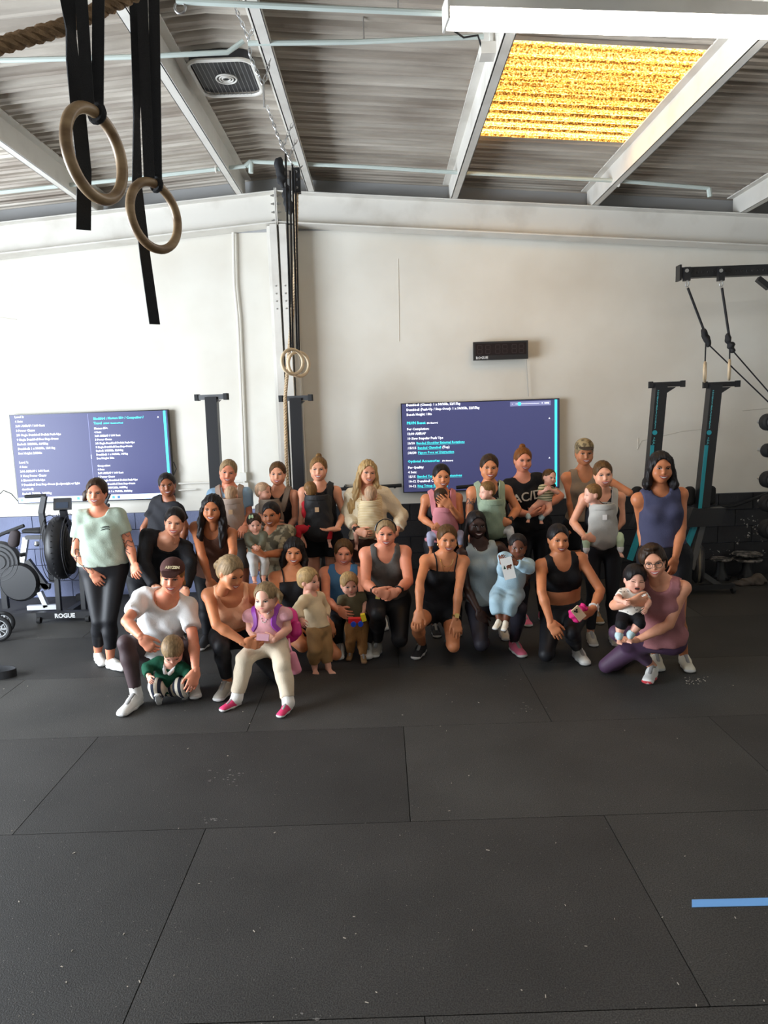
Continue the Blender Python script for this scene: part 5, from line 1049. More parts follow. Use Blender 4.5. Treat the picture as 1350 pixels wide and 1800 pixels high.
def on_wrist(p, side, m, name='wristwatch', face=True, f=.06, r=.0285):
    pr = [q for q in p.prims if q.tag == 'fa2' + side][0]; d = nrm(pr.B - pr.A); c = pr.B - d * f * .6 * p.S; u = nrm(np.cross(d, (.2, .9, .3))); v = np.cross(d, u); mb = MB(); mb.tube([c + (math.cos(a) * u + math.sin(a) * v) * r * p.S for a in [2 * math.pi * k / 20 for k in range(20)]], .009 * p.S if face else .004, 6, closed=True, up=d, flat=None); part_mb(p, name, mb, m)
    if face:
        H = getattr(p, 'hand' + side)[1]; z = nrm(H[:, 2]); z = nrm(z - d * (z @ d)); mb = MB(); x = np.cross(z, d); mb.box(c + z * (r + .004) * p.S, (.032, .034, .010), np.stack([x, d, z], 1)); part_mb(p, name.replace('watch', 'watch_face'), mb, m)
def necklace(p, m, t=.93, drop=.05, wd=.06):
    pts = [p.T(1.0, x * wd, .06) if abs(x) > .9 else p.T(1.0 - (1 - x * x) * drop * 2, x * wd, .14) for x in np.linspace(-1, 1, 9)]; P = project(p.prims, pts, .004); mb = MB(); mb.tube(P, .0016, 5); part_mb(p, 'necklace', mb, m)
def earrings(p, m, r=.011):
    for x in (-1, 1): mb = MB(); mb.torus((x * .080, .0, -.045), r, .0022, rotm('Y', 90) @ rotm('X', 0), 12, 5); head_mb(p, 'earring', mb, m)
def ball_cap(p, m, m2, back=False):
    o = head_sdf(p, 'cap', [ell((0, .010, .060), (.086, .102, .082), k=.02)], m, .006, [plane((0, 0, .046), (0, .22, -1))])
    V, F = mesh_field([Prim((0, -.085, .060), (0, -.150, .050), (.070, .009), (.052, .007), (1, 0, 0), k=.01)], .005); me = np_mesh('brim', V, F, m2); link('brim', me, o)
    mb = MB(); mb.lathe([(.008, 0), (.007, .004), (.001, .006)], 10, None, (0, .010, .136)); mb.build('button', m2, o); return o
def chest_text(p, body, size, m, t, x=0.0, parent=None, wide=1.0):
    c = p.T(t, x, .25); d = -p.fw; P = np.array([c + d * s for s in np.linspace(0, .25, 60)]); D = eval_pts(p.prims, P); i = int(np.argmax(D < .018 * p.S)); c = P[i] - d * .010
    return text_mesh('lettering', body, size, m, p.obj, c - p.base, p.sd, p.u, align='CENTER', bold=.001, ext=.004)
# ---- baby carriers and the babies in them
def carrier(mom, m, label, m2=None, x=0.0, patch=None, top=.86, bot=.16, wd=.135, fwd=.168, legs=True, hood=False):
    S = mom.S; worn = lambda P: -(eval_pts(mom.prims, P) + .005); o = empty('baby_carrier', tuple(mom.base)); tag(o, label, 'baby carrier', 'baby carriers worn on the chest'); T = mom.T; m2 = m2 or m
    c0, c1 = T(bot + .12, x * .8, fwd - .02), T(top - .10, x, fwd); W = wrinkle(.003, 55, x * 9)
    pouch = hole(Prim(T(bot + .14, x * .8, fwd - .02), T(top + .2, x, fwd - .005), ((wd - .022) * S, .073 * S), ((wd * .84 - .022) * S, .068 * S), mom.sd))   # the baby sits in this hollow
    V, F = mesh_field([Prim(c0, c1, (wd * S, .095 * S), (wd * .84 * S, .088 * S), mom.sd, k=.03)], .010, 0, [plane(T(top), mom.u), worn, pouch], wobble=W); pn = link('panel', np_mesh('panel', V - mom.base, F, m)); pn.parent = o
    V, F = mesh_field([Prim(T(top - .07, x, fwd), T(top, x, fwd), (wd * .80 * S, .094 * S), (wd * .76 * S, .094 * S), mom.sd, k=.01)], .008, 0, [plane(T(top + .01), mom.u), plane(T(top - .10), -mom.u), worn, pouch]); q = link('head_support', np_mesh('head_support', V - mom.base, F, m2)); q.parent = o
    V, F = mesh_field([q for q in mom.prims if q.tag in ('waist', 'pelvis')], .011, .022 * S, [plane(T(.20), mom.u), plane(T(.06), -mom.u), worn]); q = link('waist_belt', np_mesh('waist_belt', V - mom.base, F, m)); q.parent = o
    for s in (-1, 1):
        sp = strap(mom, [T(.60, s * .11 + x, .20), T(.78, s * .115 + x * .5, .15), T(.95, s * .105, .10), T(1.03, s * .10, .0), T(.92, s * .10, -.10), T(.70, s * .06, -.12)], .030 * S, m2, ('x',) if 0 else None, 'shoulder_strap', off=.016, thick=.42); sp.parent = o
    if patch: mb = MB(); P_ = T(.62, x, fwd + .086); P_ = P_ + mom.fw * .008; mb.box(P_ - mom.base, (.038 * S, .004, .044 * S), np.stack([mom.sd, mom.fw, mom.u], 1)); mb.build('sewn_label', patch, o, smooth=False)
    return o
def carried_baby(mom, head, label, skin, S=.60, x=0.0, hrot=(170, 0, 0), haircol='fuzz', hs=.68, suit=None, sockm=None, fwd=.172, hstyle='baby', legside=(1, 1), bare=False, low=.22, vol=.004):
    T = mom.T; Pv = T(low + .04, x, fwd); Nk = T(.74, x, fwd - .02); d = mom.sd; w3 = lambda v: ('w', *v)
    kn = lambda s: T(low + .02, x + s * .145, fwd - .005); an = lambda s: T(low - .20, x + s * .150, fwd + .02)
    p = make_person(label, S=S, kid=True, pel=w3(Pv), neck=w3(Nk), yaw=mom.yaw + 180, head=(head[0], head[1], 'y', mom.T(.9, 0, fwd)[1]), hrot=hrot, hs=hs, skin=skin, mouth='closed',
        armR=[w3(T(.56, x + .078, fwd + .012)), w3(T(.44, x + .070, fwd + .015))], armL=[w3(T(.56, x - .078, fwd + .012)), w3(T(.44, x - .070, fwd + .015))], legR=[w3(kn(1)), w3(an(1))], legL=[w3(kn(-1)), w3(an(-1))], toeR=tuple(mom.fw * .5 - mom.u * .6 + d * .2) + tuple(mom.u), toeL=tuple(mom.fw * .5 - mom.u * .6 - d * .2) + tuple(mom.u), barefoot=True, name='baby')
    p.obj['category'] = 'baby'; p.obj['group'] = 'babies in carriers'
    if suit: top(p, suit, 'tee', hem=.0, sleeve=1.8, off=.008, loose=.006, name='bodysuit'); bottom(p, suit, 1.2 if bare else 1.95, .3, .007, .006, name='leggings')
    if sockm: socks(p, sockm, lo=.72)
    hair(p, haircol, hstyle, vol=vol); return p

# ---------------- back row
a = make_person('woman in a sage green tee and black capri leggings with tattooed arms standing', Y=5.75, stand=True, head=(170, 866), pel=(184, 1000), yaw=8, hrot=(8, 0, 4), w=1.22, bust=1.2, skin=rosy, armR=[(133, 972, -1), (163, 1006, -1), (180, 1036, 0)], handR=('relaxed', (0, 1, -.3)), armL=[(228, 960, 1), (236, 992, -1)], legR=[(174, 1092, 0), (172, 1148, 'f')], legL=[(192, 1094, 0), (194, 1160, 'f')], toeR=(35, 0), toeL=(60, 0), belly=.07)
A1 = a; top(a, C_sage, 'tee', hem=.06, sleeve=.58, loose=.016, off=.012, wr=.003, neckw=.08); bottom(a, C_legg, 1.72, .25); hair(a, 'darkbrown', 'pony', [cap((-.03, .10, .06), (-.098, .06, -.02), .028, .028, k=.02), cap((-.098, .06, -.02), (-.125, .03, -.12), .028, .010, k=.02)], vol=.014); shoes(a, M_shw, M_sole, None)
M_tat = mat('tattoo ink', srgb(96, 84, 82), .6)
def tattoo(p, sides, segs=('ua', 'fa1', 'fa2'), seed=1, lo=.35):
    r_ = random.Random(seed)
    for s in sides:
        mb = MB()
        for sg in segs:
            pr = [q for q in p.prims if q.tag == sg + s][0]
            for k in range(9 if sg == 'ua' else 6):
                f = r_.uniform(lo if sg == 'ua' else 0, .92); c = pr.A + (pr.B - pr.A) * f; an = r_.uniform(0, 6.28); R0 = r_.uniform(.012, .028)
                pts = [c + pr.W * R0 * math.sin(t * 1.7 + an) + (pr.U * math.cos(an + t * .45) + pr.V * math.sin(an + t * .45)) * .06 for t in np.linspace(0, 4.2, 9)]
                mb.tube(project([q for q in p.prims if q.tag in ('ua' + s, 'fa1' + s, 'fa2' + s, 'delt' + s)], pts, .0006), .0034, 4)
        part_mb(p, 'tattoo', mb, M_tat)
tattoo(a, 'RL', seed=3, lo=.5)
mb = MB(); rl = random.Random(6)
for r_, n_, sz in ((.0, 9, .011), (-.028, 12, .005)):
    for k in range(n_):
        fx = .028 + k * (.10 / n_); P_ = project([q for q in a.prims if q.tag in TORSO], [a.T(.80, fx + rl.uniform(-.003, .003), .2) + a.u * (r_ + sz * s * rl.uniform(.6, 1) + .010 * math.sin(3.14 * k / n_)) for s in (-1, -.3, .3, 1)], .0185); mb.tube(P_, .0026, 4)
part_mb(a, 'chest_print', mb, mat('dark print', (.03, .035, .035), .7))
A2 = a = make_person('woman in a loose black tee looking back over her shoulder by the wall screen', Y=6.5, stand=True, head=(294, 853), pel=(280, 1000), yaw=142, hrot=(14, 0, -4), w=1.1, skin=brown, armR=[(326, 926, 0), (318, 962, 1)], armL=[(252, 930, 0), (252, 976, 0)], handR=('fist', (0, 1, 0)))
top(a, C_blk2, 'tee', hem=-.0, sleeve=.62, loose=.022, off=.012, wr=.006); bottom(a, C_legg, 1.95, .25); hair(a, 'black', 'bun'); shoes(a, M_shb, M_sole, None)
A3 = a = make_person('woman in a black long sleeved top bending forward beside the brown cap', S=1.02, Y=6.2, pel=(262, 1006), neck=(296, 948, -1), yaw=22, head=(307, 917, -1), hrot=(10, 6, 8), w=1.12, skin=fair, armR=[(252, 990, -1), (272, 1032, -1)], armL=[(335, 990, -1), (326, 1036, -1)])
top(a, C_blk, 'tee', hem=.0, sleeve=1.9, loose=.014, off=.010, wr=.004, neckw=.09, drop=.07); bottom(a, C_legg, 1.95, .25); hair(a, 'black', 'bun'); shoes(a, M_shb, M_sole, None)
A6 = a = make_person('woman in a light blue tee wearing a taupe carrier in front of the rower post', Y=6.65, stand=True, head=(401, 830), yaw=5, hrot=(10, 4, 10), skin=rosy, armR=[(362, 905, -1), (385, 935, -1)], armL=[(438, 905, 0), (430, 926, -1)])
top(a, C_lblue, 'tee', hem=.02, sleeve=.6, loose=.012); bottom(a, C_grey, .62, .25, .010, .014, name='shorts'); hair(a, 'dirty', 'back', hairline=-.004); shoes(a, M_shw, M_sole, M_lace)
C_taupe = cloth('taupe carrier', 168, 148, 134); patch_tan = mat('tan patch', srgb(196, 158, 120), .7); carrier(a, C_taupe, 'taupe buckled baby carrier over the light blue tee', patch=patch_tan, x=.03)
carried_baby(a, (407, 869), 'baby with fuzzy head asleep in the taupe carrier', babyskin, x=.03, suit=C_beige)
A7 = a = make_person('woman in a black tank with taupe wrap straps and hair tied back by the rope', Y=6.75, stand=True, head=(488, 833), yaw=-8, hrot=(2, 2, 2), skin=fair, armR=[(458, 905, 'y', 6.60), (478, 922, 'y', 6.47), (492, 926, 'y', 6.46)], armL=[(519, 912, 0), (503, 934, -1), (490, 936, 0)])
top(a, C_blk, 'tank', hem=.0, sleeve=0, drop=.08); bottom(a, C_legg, 1.95, .25); hair(a, 'brown', 'bun'); shoes(a, M_shw, M_sole, M_lace)
carrier(a, cloth('dark taupe carrier', 136, 122, 108), 'dark taupe wrap carrier on the woman in front of the climbing rope', x=-.05)
carried_baby(a, (463, 864), 'bald baby in white turned in profile on the dark taupe wrap carrier', babyskin, x=-.10, hrot=(70, 4, 0), suit=C_wht, hs=.74)
A8 = a = make_person('woman in black shorts wearing a large black carrier, hand under it', Y=6.6, stand=True, head=(560, 825), yaw=0, hrot=(2, 0, 2), skin=fair, armR=[(532, 905, 0), (528, 944, -1)], armL=[(605, 903, 0), (592, 930, -1), (570, 930, 0)], handL=('flat', (0, -.3, 1)))
top(a, C_blk, 'tank', hem=.0, sleeve=0, drop=.05, armhole=.06); bottom(a, C_blk, .38, .25, .010, .016, name='shorts'); hair(a, 'lightbrown', 'topbun'); shoes(a, M_shw, M_sole, M_lace)
carrier(a, mat('black carrier nylon', srgb(28, 27, 28), .6, bump=.3, bscale=60), 'black buckled baby carrier with a small tan patch', patch=patch_tan, x=-.01, top=.88, bot=.08, wd=.15)
carried_baby(a, (546, 861), 'baby with thin brown hair asleep over the black carrier', babyskin, x=-.06, haircol='lightbrown', suit=mat('red knit', srgb(196, 30, 44), .8), hrot=(200, 0, 12))
A13 = a = make_person('woman with very long blonde hair in a cream cardigan', Y=6.6, stand=True, head=(646, 831), yaw=6, hrot=(14, 2, 8), skin=fair, armR=[(611, 910, 0), (630, 934, 'y', 6.38), (654, 942, 'y', 6.31)], armL=[(706, 908, 0), (695, 940, 'y', 6.41), (676, 944, 'y', 6.32)], handR=('cup', (.3, 1, 0)), handL=('cup', (-.3, 1, 0)))
top(a, C_cream, 'tee', hem=.04, sleeve=1.45, loose=.034, off=.016, wr=.008, neckw=.09); bottom(a, cloth('brown shorts', 84, 58, 50), .5, .25, .008, .012, name='shorts'); shoes(a, M_shw, M_sole, M_lace); on_wrist(a, 'R', M_watch)
hair(a, 'golden', 'long', [Prim((-.085, -.02, -.14), (-.13, -.04, -.34), (.038, .03), (.045, .025), k=.02), Prim((-.13, -.04, -.34), (-.15, -.05, -.42), (.045, .022), (.012, .01), k=.02), Prim((.09, -.01, -.1), (.10, -.02, -.24), (.026, .03), (.012, .02), k=.02)], vol=.014)
carrier(a, stripe_mat('beige check wrap', srgb(206, 178, 132), srgb(222, 204, 166), 'Z', 22), 'beige checked wrap carrier on the long haired blonde woman', x=0, top=.82)
carried_baby(a, (652, 869), 'fuzzy haired baby in oat sleeves in the beige checked wrap', babyskin, suit=C_oat, bare=True)
A16 = a = make_person('woman with dark hair pulled back shielding a baby in a pink carrier', Y=6.35, stand=True, head=(776, 838), yaw=4, hrot=(6, 2, 3), skin=tan, armR=[(741, 910, 0), (765, 927, -1), (786, 923, 0)], armL=[(810, 915, 'y', 6.22), (791, 889, 'y', 6.09), (769, 874, 'y', 6.06)], handR=('cup', (.2, 1, 0)), handL=('flat', (0, 1, 0)))
top(a, C_blk, 'tank', hem=.1, sleeve=0, drop=.09); bottom(a, C_legg, 1.95, .25); hair(a, 'black', 'bun'); shoes(a, M_shb, M_sole, M_lace)
carrier(a, cloth('dusty pink carrier', 200, 128, 134), 'dusty pink baby carrier with stitched straps', x=0, top=.78)
carried_baby(a, (775, 874), 'dark haired baby in a lilac suit held in the dusty pink carrier', tan, haircol='darkbrown', suit=cloth('lilac', 176, 176, 200), vol=.008)
A17 = a = make_person('smiling woman with a tattooed upper arm wearing a sage baby wrap', Y=6.2, stand=True, head=(860, 822), yaw=2, hrot=(-2, 2, 3), skin=tan, w=1.05, armR=[(825, 897, 0), (830, 940, 0)], armL=[(910, 895, 0), (892, 918, -1), (865, 919, 0)], handL=('flat', (0, 1, 0)))
top(a, C_blk, 'tank', hem=.0, sleeve=0, drop=.09); bottom(a, C_legg, 1.95, .25); hair(a, 'darkbrown', 'back', [ell((.05, .09, -.03), (.03, .03, .05), k=.03)]); shoes(a, M_shw, M_sole, M_lace); tattoo(a, 'R', ('ua',), 5, .15); on_wrist(a, 'L', M_watch)
carrier(a, cloth('sage wrap', 144, 158, 134), 'sage green stretchy wrap carrier on the tattooed woman', x=-.01, top=.80)
carried_baby(a, (856, 863), 'auburn haired baby in profile peeking from the sage wrap', babyskin, haircol='lightbrown', hrot=(-65, 6, 0), suit=C_wht, hs=.70)
A19 = a = make_person('woman in a black band tee cradling a newborn in her arm', Y=6.6, stand=True, head=(919, 809), pel=(935, 990), yaw=8, hrot=(4, 4, 3), w=1.12, skin=rosy, armR=[(906, 900, -1), (935, 905, -1), (955, 900, 0)], armL=[(985, 872, 0), (955, 894, -1), (938, 900, 0)], handL=('cup', (0, 0, 1)), handR=('cup', (0, .5, 1)))
top(a, C_blk, 'tee', hem=.0, sleeve=.62, loose=.016, wr=.005); bottom(a, C_legg, 1.95, .25); hair(a, 'auburn', 'topbun'); shoes(a, M_coral, M_sole, M_lace); chest_text(a, 'AC/DC', .115, mat('pale print', srgb(214, 208, 196), .7), .60, .012)
NB = make_person('newborn in a striped top and pale socks lying on the band tee arm', name='baby', kid=True, S=.56, pel=(957, 880), Y=6.32, neck=(962, 856, 0), yaw=30, head=(966, 838, 0), hrot=(25, 0, 12), hs=.66, skin=babyskin, mouth='neutral', armR=[(948, 868, -1), (958, 862, -1)], armL=[(980, 866, -1), (968, 860, -1)], legR=[(938, 892, -1), (929, 908, 0)], legL=[(966, 896, -1), (951, 910, 0)], toeR=(-20, -20), toeL=(-10, -20), barefoot=True)
NB.obj['category'] = 'baby'; top(NB, stripe_mat('striped knit', srgb(214, 208, 178), srgb(120, 128, 96), 'Z', 14), 'tee', hem=-.0, sleeve=.6, off=.008, name='bodysuit'); hair(NB, 'brown', 'baby', vol=.004); socks(NB, cloth('pale blue sock', 186, 206, 208), lo=.6)
A21 = a = make_person('woman in a camouflage cap and tan tank with her elbow out', Y=6.6, stand=True, head=(1027, 797), yaw=0, hrot=(-4, 2, 0), skin=tan, armR=[(1002, 872, 0), (1006, 920, -1)], armL=[(1106, 866, 0), (1072, 850, 1)])
top(a, C_tan, 'tank', hem=.1, sleeve=0, drop=.10); bottom(a, C_blk, .5, .25, .008, .012, name='shorts'); hair(a, 'dirty', 'back', [cap((.05, .05, -.03), (.06, .02, -.10), .026, .014, k=.02)]); ball_cap(a, mat('camo cap', srgb(96, 82, 58), .85, col2=srgb(150, 132, 98), scale=34, ramp=(.44, .52)), mat('cap brim', srgb(58, 46, 36), .8)); shoes(a, M_shbr, M_sole, M_lace); socks(a, M_sock)
A22 = a = make_person('woman in a black tank and leggings hugging a pale grey carrier', Y=5.95, stand=True, head=(1060, 834), yaw=-6, hrot=(-6, 3, -4), skin=fair, armR=[(1007, 918, 0), (1030, 946, -1), (1050, 946, 0)], armL=[(1093, 917, 0), (1060, 948, -1), (1038, 952, 0)], handR=('cup', (.2, 1, 0)), handL=('cup', (-.2, 1, 0)))
top(a, C_blk, 'tank', hem=.0, sleeve=0, drop=.09); bottom(a, C_legg, 1.9, .25); hair(a, 'brown', 'bun'); shoes(a, M_shg, M_sole, M_lace)
carrier(a, cloth('pale grey carrier', 176, 172, 164), 'pale grey buckled baby carrier with a white patch', patch=mat('white patch', srgb(222, 216, 210), .7), x=-.03, top=.84, bot=.10, wd=.14)
carried_baby(a, (1041, 868), 'light brown haired baby in mint green facing aside in the pale grey carrier', babyskin, haircol='lightbrown', hrot=(-80, 4, 0), suit=C_mint, x=-.03, sockm=M_sock, hs=.72)
A23 = a = make_person('woman with shoulder length black hair in a navy tank and black shorts', Y=5.22, stand=True, head=(1161, 823), pel=(1168, 985), yaw=-4, hrot=(-6, 0, 2), w=1.04, skin=olive, armR=[(1128, 920, 1), (1132, 975, -1)], armL=[(1198, 928, 'y', 5.14), (1187, 982, 'y', 5.03), (1182, 1008, 0)], handL=('relaxed', (-.5, 1, 0)), legR=[(1150, 1080, 0), (1152, 1150, 'f')], legL=[(1192, 1082, 0), (1202, 1152, 'f')], toeR=(-10, 0), toeL=(-8, 0))
top(a, C_navy, 'tank', hem=.16, sleeve=0, drop=.045, neckw=.065, loose=.014, off=.012, armhole=.062); bottom(a, C_blk, .46, .30, .009, .010, name='shorts'); hair(a, 'black', 'bob', vol=.014); shoes(a, mat('cream runner', srgb(216, 208, 188), .65), M_sole, M_lace)

# ---------------- middle row
A5 = a = make_person('woman with long straight black hair in a brown tank leaning on her knees', S=1.0, Y=6.2, pel=(376, 1004), neck=(375, 925, -1), yaw=-4, head=(374, 894, -1), hrot=(2, 4, 4), skin=olive, armR=[(354, 972, -1), (368, 1020, -1)], armL=[(410, 968, -1), (402, 1018, -1)])
top(a, C_brown, 'tank', hem=.0, sleeve=0, drop=.09); bottom(a, C_legg, 1.95, .25); hair(a, 'black', 'long', [Prim((.08, -.03, -.1), (.07, -.075, -.30), (.030, .03), (.035, .025), k=.02)], vol=.010); shoes(a, M_shb, M_sole, None)
A9 = a = make_person('woman with dark hair pulled back in a camouflage shirt holding a baby', S=.98, Y=6.3, pel=(492, 1010), neck=(479, 930, 0), yaw=-18, head=(477, 905, 0), hrot=(-6, 2, -4), skin=olive, armR=[(440, 968, 0), (452, 988, -1)], armL=[(497, 972, -1), (462, 975, -1), (446, 968, 0)], handL=('cup', (0, .6, .8)))
top(a, C_camo, 'tee', hem=.0, sleeve=.95, loose=.016, off=.012, wr=.004); bottom(a, C_legg, 1.95, .25); hair(a, 'black', 'bun'); shoes(a, M_shb, M_sole, None)
BB = make_person('baby girl with a mint bow in dark hair on the camouflage shirt', name='baby', kid=True, S=.62, pel=(452, 974), Y=6.0, neck=(449, 938, 0), yaw=15, head=(447, 920, 0), hrot=(20, 8, 0), hs=.72, skin=babyskin, mouth='neutral', armR=[(437, 955, -1), (446, 962, -1)], armL=[(462, 955, -1), (455, 962, -1)], legR=[(446, 992, -1), (447, 1016, 0)], legL=[(466, 990, -1), (463, 1014, 0)], barefoot=True)
BB.obj['category'] = 'baby'; top(BB, cloth('moss green', 112, 112, 96), 'tee', hem=.0, sleeve=1.8, off=.009, name='jacket'); bottom(BB, cloth('pale grey trousers', 190, 188, 184), 1.9, .3, .008, .006, name='trousers'); hair(BB, 'darkbrown', 'toddler', vol=.008)
mb = MB(); [mb.lathe([(.004, 0), (.026, .012), (.026, .026), (.004, .018)], 8, rotm('Y', s * 80) @ np.diag((1, .5, 1.)), (-.045, -.055, .095)) for s in (-1, 1)]; head_mb(BB, 'hair_bow', mb, mat('mint bow', srgb(196, 222, 178), .7))
A14 = a = make_person('kneeling woman in a charcoal racer tank and black headband with clasped hands', S=1.02, Y=5.95, pel=(679, 1054), neck=(677, 963, -1), yaw=2, head=(678, 938, 0), hrot=(2, 0, 2), w=1.2, bust=1.15, skin=rosy, armR=[(643, 1026, -1), (663, 1040, -1), (680, 1046, 0)], armL=[(718, 1022, -1), (697, 1040, -1), (682, 1048, 0)], handR=('cup', (.3, 1, 0)), handL=('cup', (-.3, 1, 0)), legR=[(664, 1080, -1), (664, 1128, 'f')], legL=[(703, 1124, -1), (700, 1118, 1)], toeR=(-8, 0), toeL=(0, .9, -.4, 0, .4, .9), belly=.06)
top(a, C_char, 'tank', hem=.12, sleeve=0, drop=.10, off=.008, loose=.004, wr=.002, armhole=.08); bottom(a, C_legg, 1.9, .25); hair(a, 'dirty', 'bun'); shoes(a, M_shg, M_sole, M_lace); on_wrist(a, 'R', M_watch); on_wrist(a, 'L', M_watch)
mb = MB(); mb.tube([(.086 * math.cos(t), -.018 - .0 * math.sin(t), .034 + .088 * math.sin(t)) for t in np.linspace(-.1, math.pi + .1, 18)], .0055, 6); head_mb(a, 'headband', mb, M_watch)
A15 = a = make_person('kneeling woman in a black strappy romper with gold necklaces', S=.99, Y=5.8, pel=(772, 1070), neck=(783, 977, -1), yaw=6, head=(786, 948, 0), hrot=(4, 2, 3), skin=tan, armR=[(738, 1024, -1), (737, 1074, -1), (732, 1098, 0)], armL=[(806, 1036, -1), (801, 1090, -1), (806, 1114, 0)], handR=('relaxed', (0, .4, -1)), handL=('relaxed', (0, .6, -1)), legR=[(733, 1100, -1), (742, 1132, 'f')], legL=[(797, 1136, -1), (792, 1124, 1)], toeR=(-20, 0), toeL=(0, .9, -.4, 0, .4, .9))
top(a, C_blk, 'cami', hem=.0, sleeve=0, off=.007, loose=.002, wr=.0015, name='romper_top'); bottom(a, C_blk, .42, .25, .007, .004, name='romper_shorts'); hair(a, 'brown', 'bun'); shoes(a, M_shb, M_sole, M_lace, 'R'); shoes(a, M_shw, M_sole, None, 'L'); necklace(a, M_gold, drop=.045); necklace(a, M_gold, drop=.09, wd=.05); earrings(a, M_gold); on_wrist(a, 'L', M_gold)
A18 = a = make_person('kneeling woman with long braids in a pale grey blue tank and dark leggings', S=1.02, Y=5.85, pel=(858, 1062), neck=(843, 958, -1), yaw=8, head=(837, 923, 0), hrot=(8, 2, 3), skin=deep, armR=[(820, 1034, -1), (842, 1076, -1), (853, 1104, 0)], armL=[(926, 1004, -1), (920, 1026, -1), (900, 1030, 0)], handR=('relaxed', (0, 1, 0)), handL=('cup', (-.3, 1, 0)), legR=[(846, 1132, -1), (850, 1122, 1)], legL=[(914, 1070, -1), (903, 1128, 'f')], toeR=(0, .9, -.4, 0, .4, .9), toeL=(12, 0))
top(a, C_grayblue, 'tank', hem=.02, sleeve=0, drop=.05, off=.010, loose=.010, wr=.003); bottom(a, mat('ink stretch knit', srgb(40, 38, 48), .6), 1.9, .25); shoes(a, M_coral, M_sole, M_lace); necklace(a, M_steelbare, drop=.06); hair(a, 'black', 'back', vol=.009)
rb_ = random.Random(7)
for k in range(22):
    x = rb_.uniform(-1, 1); sgn = 1 if x > 0 else -1; x0 = .05 + .04 * abs(x); ln = rb_.uniform(.30, .46) if sgn < 0 else rb_.uniform(.24, .40); fy = rb_.uniform(-.07, .03); mb = MB(); pts = [(sgn * .055, .0 + .03 * x, .085), (sgn * (.080 + .008 * abs(x)), fy * .3, .0), (sgn * (.085 + .02 * abs(x)), fy, -.10), (sgn * (.085 + .03 * abs(x)), fy - .03, -.10 - ln * .6), (sgn * (.075 + .035 * abs(x)), fy - .045, -.10 - ln)]; t = np.linspace(0, 4, 17); P_ = np.stack([np.interp(t, range(5), [q[i] for q in pts]) for i in range(3)], 1); mb.tube(P_, [.0046 + .0009 * (i % 2) for i in range(17)], 6); head_mb(a, 'braid', mb, hair_mat('black'))
A20 = a = make_person('kneeling woman in a black sports bra and leggings with a bare midriff', S=1.02, Y=5.65, pel=(992, 1078), neck=(985, 978, -1), yaw=4, head=(981, 948, 0), hrot=(4, 2, 3), skin=tan, w=1.02, bust=1.1, armR=[(952, 1040, -1), (968, 1094, -1), (981, 1116, 0)], armL=[(1056, 1038, -1), (1041, 1072, -1), (1022, 1085, 0)], handR=('relaxed', (0, 1, 0)), handL=('grip', (-.4, 1, 0)), legR=[(960, 1150, -1), (966, 1140, 1)], legL=[(1004, 1112, -1), (1015, 1140, 'f')], toeR=(0, .9, -.4, 0, .4, .9), toeL=(5, 0))
top(a, C_blk, 'bra', hem=.48, sleeve=0, drop=.10, off=.006, loose=0, wr=0); bottom(a, C_legg, 1.9, .26); hair(a, 'black', 'bun'); shoes(a, M_shw, M_sole, M_lace); on_wrist(a, 'L', mat('white band', (.7, .7, .68), .5))
A12 = a = make_person('crouching woman in a steel blue tank with curly brown hair tied up', S=1.01, Y=6.16, pel=(602, 1082), neck=(603, 997, 0), yaw=2, head=(604, 972, 0), hrot=(4, 2, 4), skin=rosy, w=1.05, armR=[(573, 1054, 'y', 5.86), (597, 1074, 'y', 5.68), (609, 1082, 'y', 5.59)], armL=[(638, 1046, 'y', 6.0), (637, 1072, 'y', 5.90), (630, 1078, 'y', 5.84)], handR=('cup', (.3, 1, 0)), legR=[(588, 1092, -1), (597, 1132, 'f')], legL=[(650, 1099, -1), (646, 1131, 'f')])
top(a, C_blue, 'tank', hem=.0, sleeve=0, drop=.075, off=.010, loose=.008); bottom(a, C_legg, 1.9, .25); hair(a, 'brown', 'pony', [cap((-.04, .09, .0), (-.07, .05, -.10), .03, .014, k=.03)], vol=.014); shoes(a, M_shw, M_sole, M_lace)
A11 = a = make_person('kneeling woman with dark bangs in a black strappy tank', S=1.01, Y=5.9, pel=(520, 1096), neck=(515, 1003, 0), yaw=4, head=(517, 970, 0), hrot=(4, 2, 3), skin=tan, armR=[(484, 1060, -1), (520, 1104, -1), (534, 1138, 0)], armL=[(556, 1052, -1), (578, 1094, -1), (584, 1116, 0)], handR=('relaxed', (0, 1, 0)), handL=('cup', (-.3, 1, 0)), legR=[(532, 1136, -1), (540, 1126, 1)], legL=[(590, 1150, -1), (570, 1132, 1)], toeR=(0, .9, -.4, 0, .4, .9), toeL=(0, .9, -.4, 0, .4, .9))
top(a, C_blk, 'cami', hem=.0, sleeve=0, off=.007, loose=.003, wr=.001); bottom(a, C_blk, .4, .25, .008, .006, name='shorts'); hair(a, 'black', 'bangs', vol=.014); shoes(a, M_shw, M_sole, None)

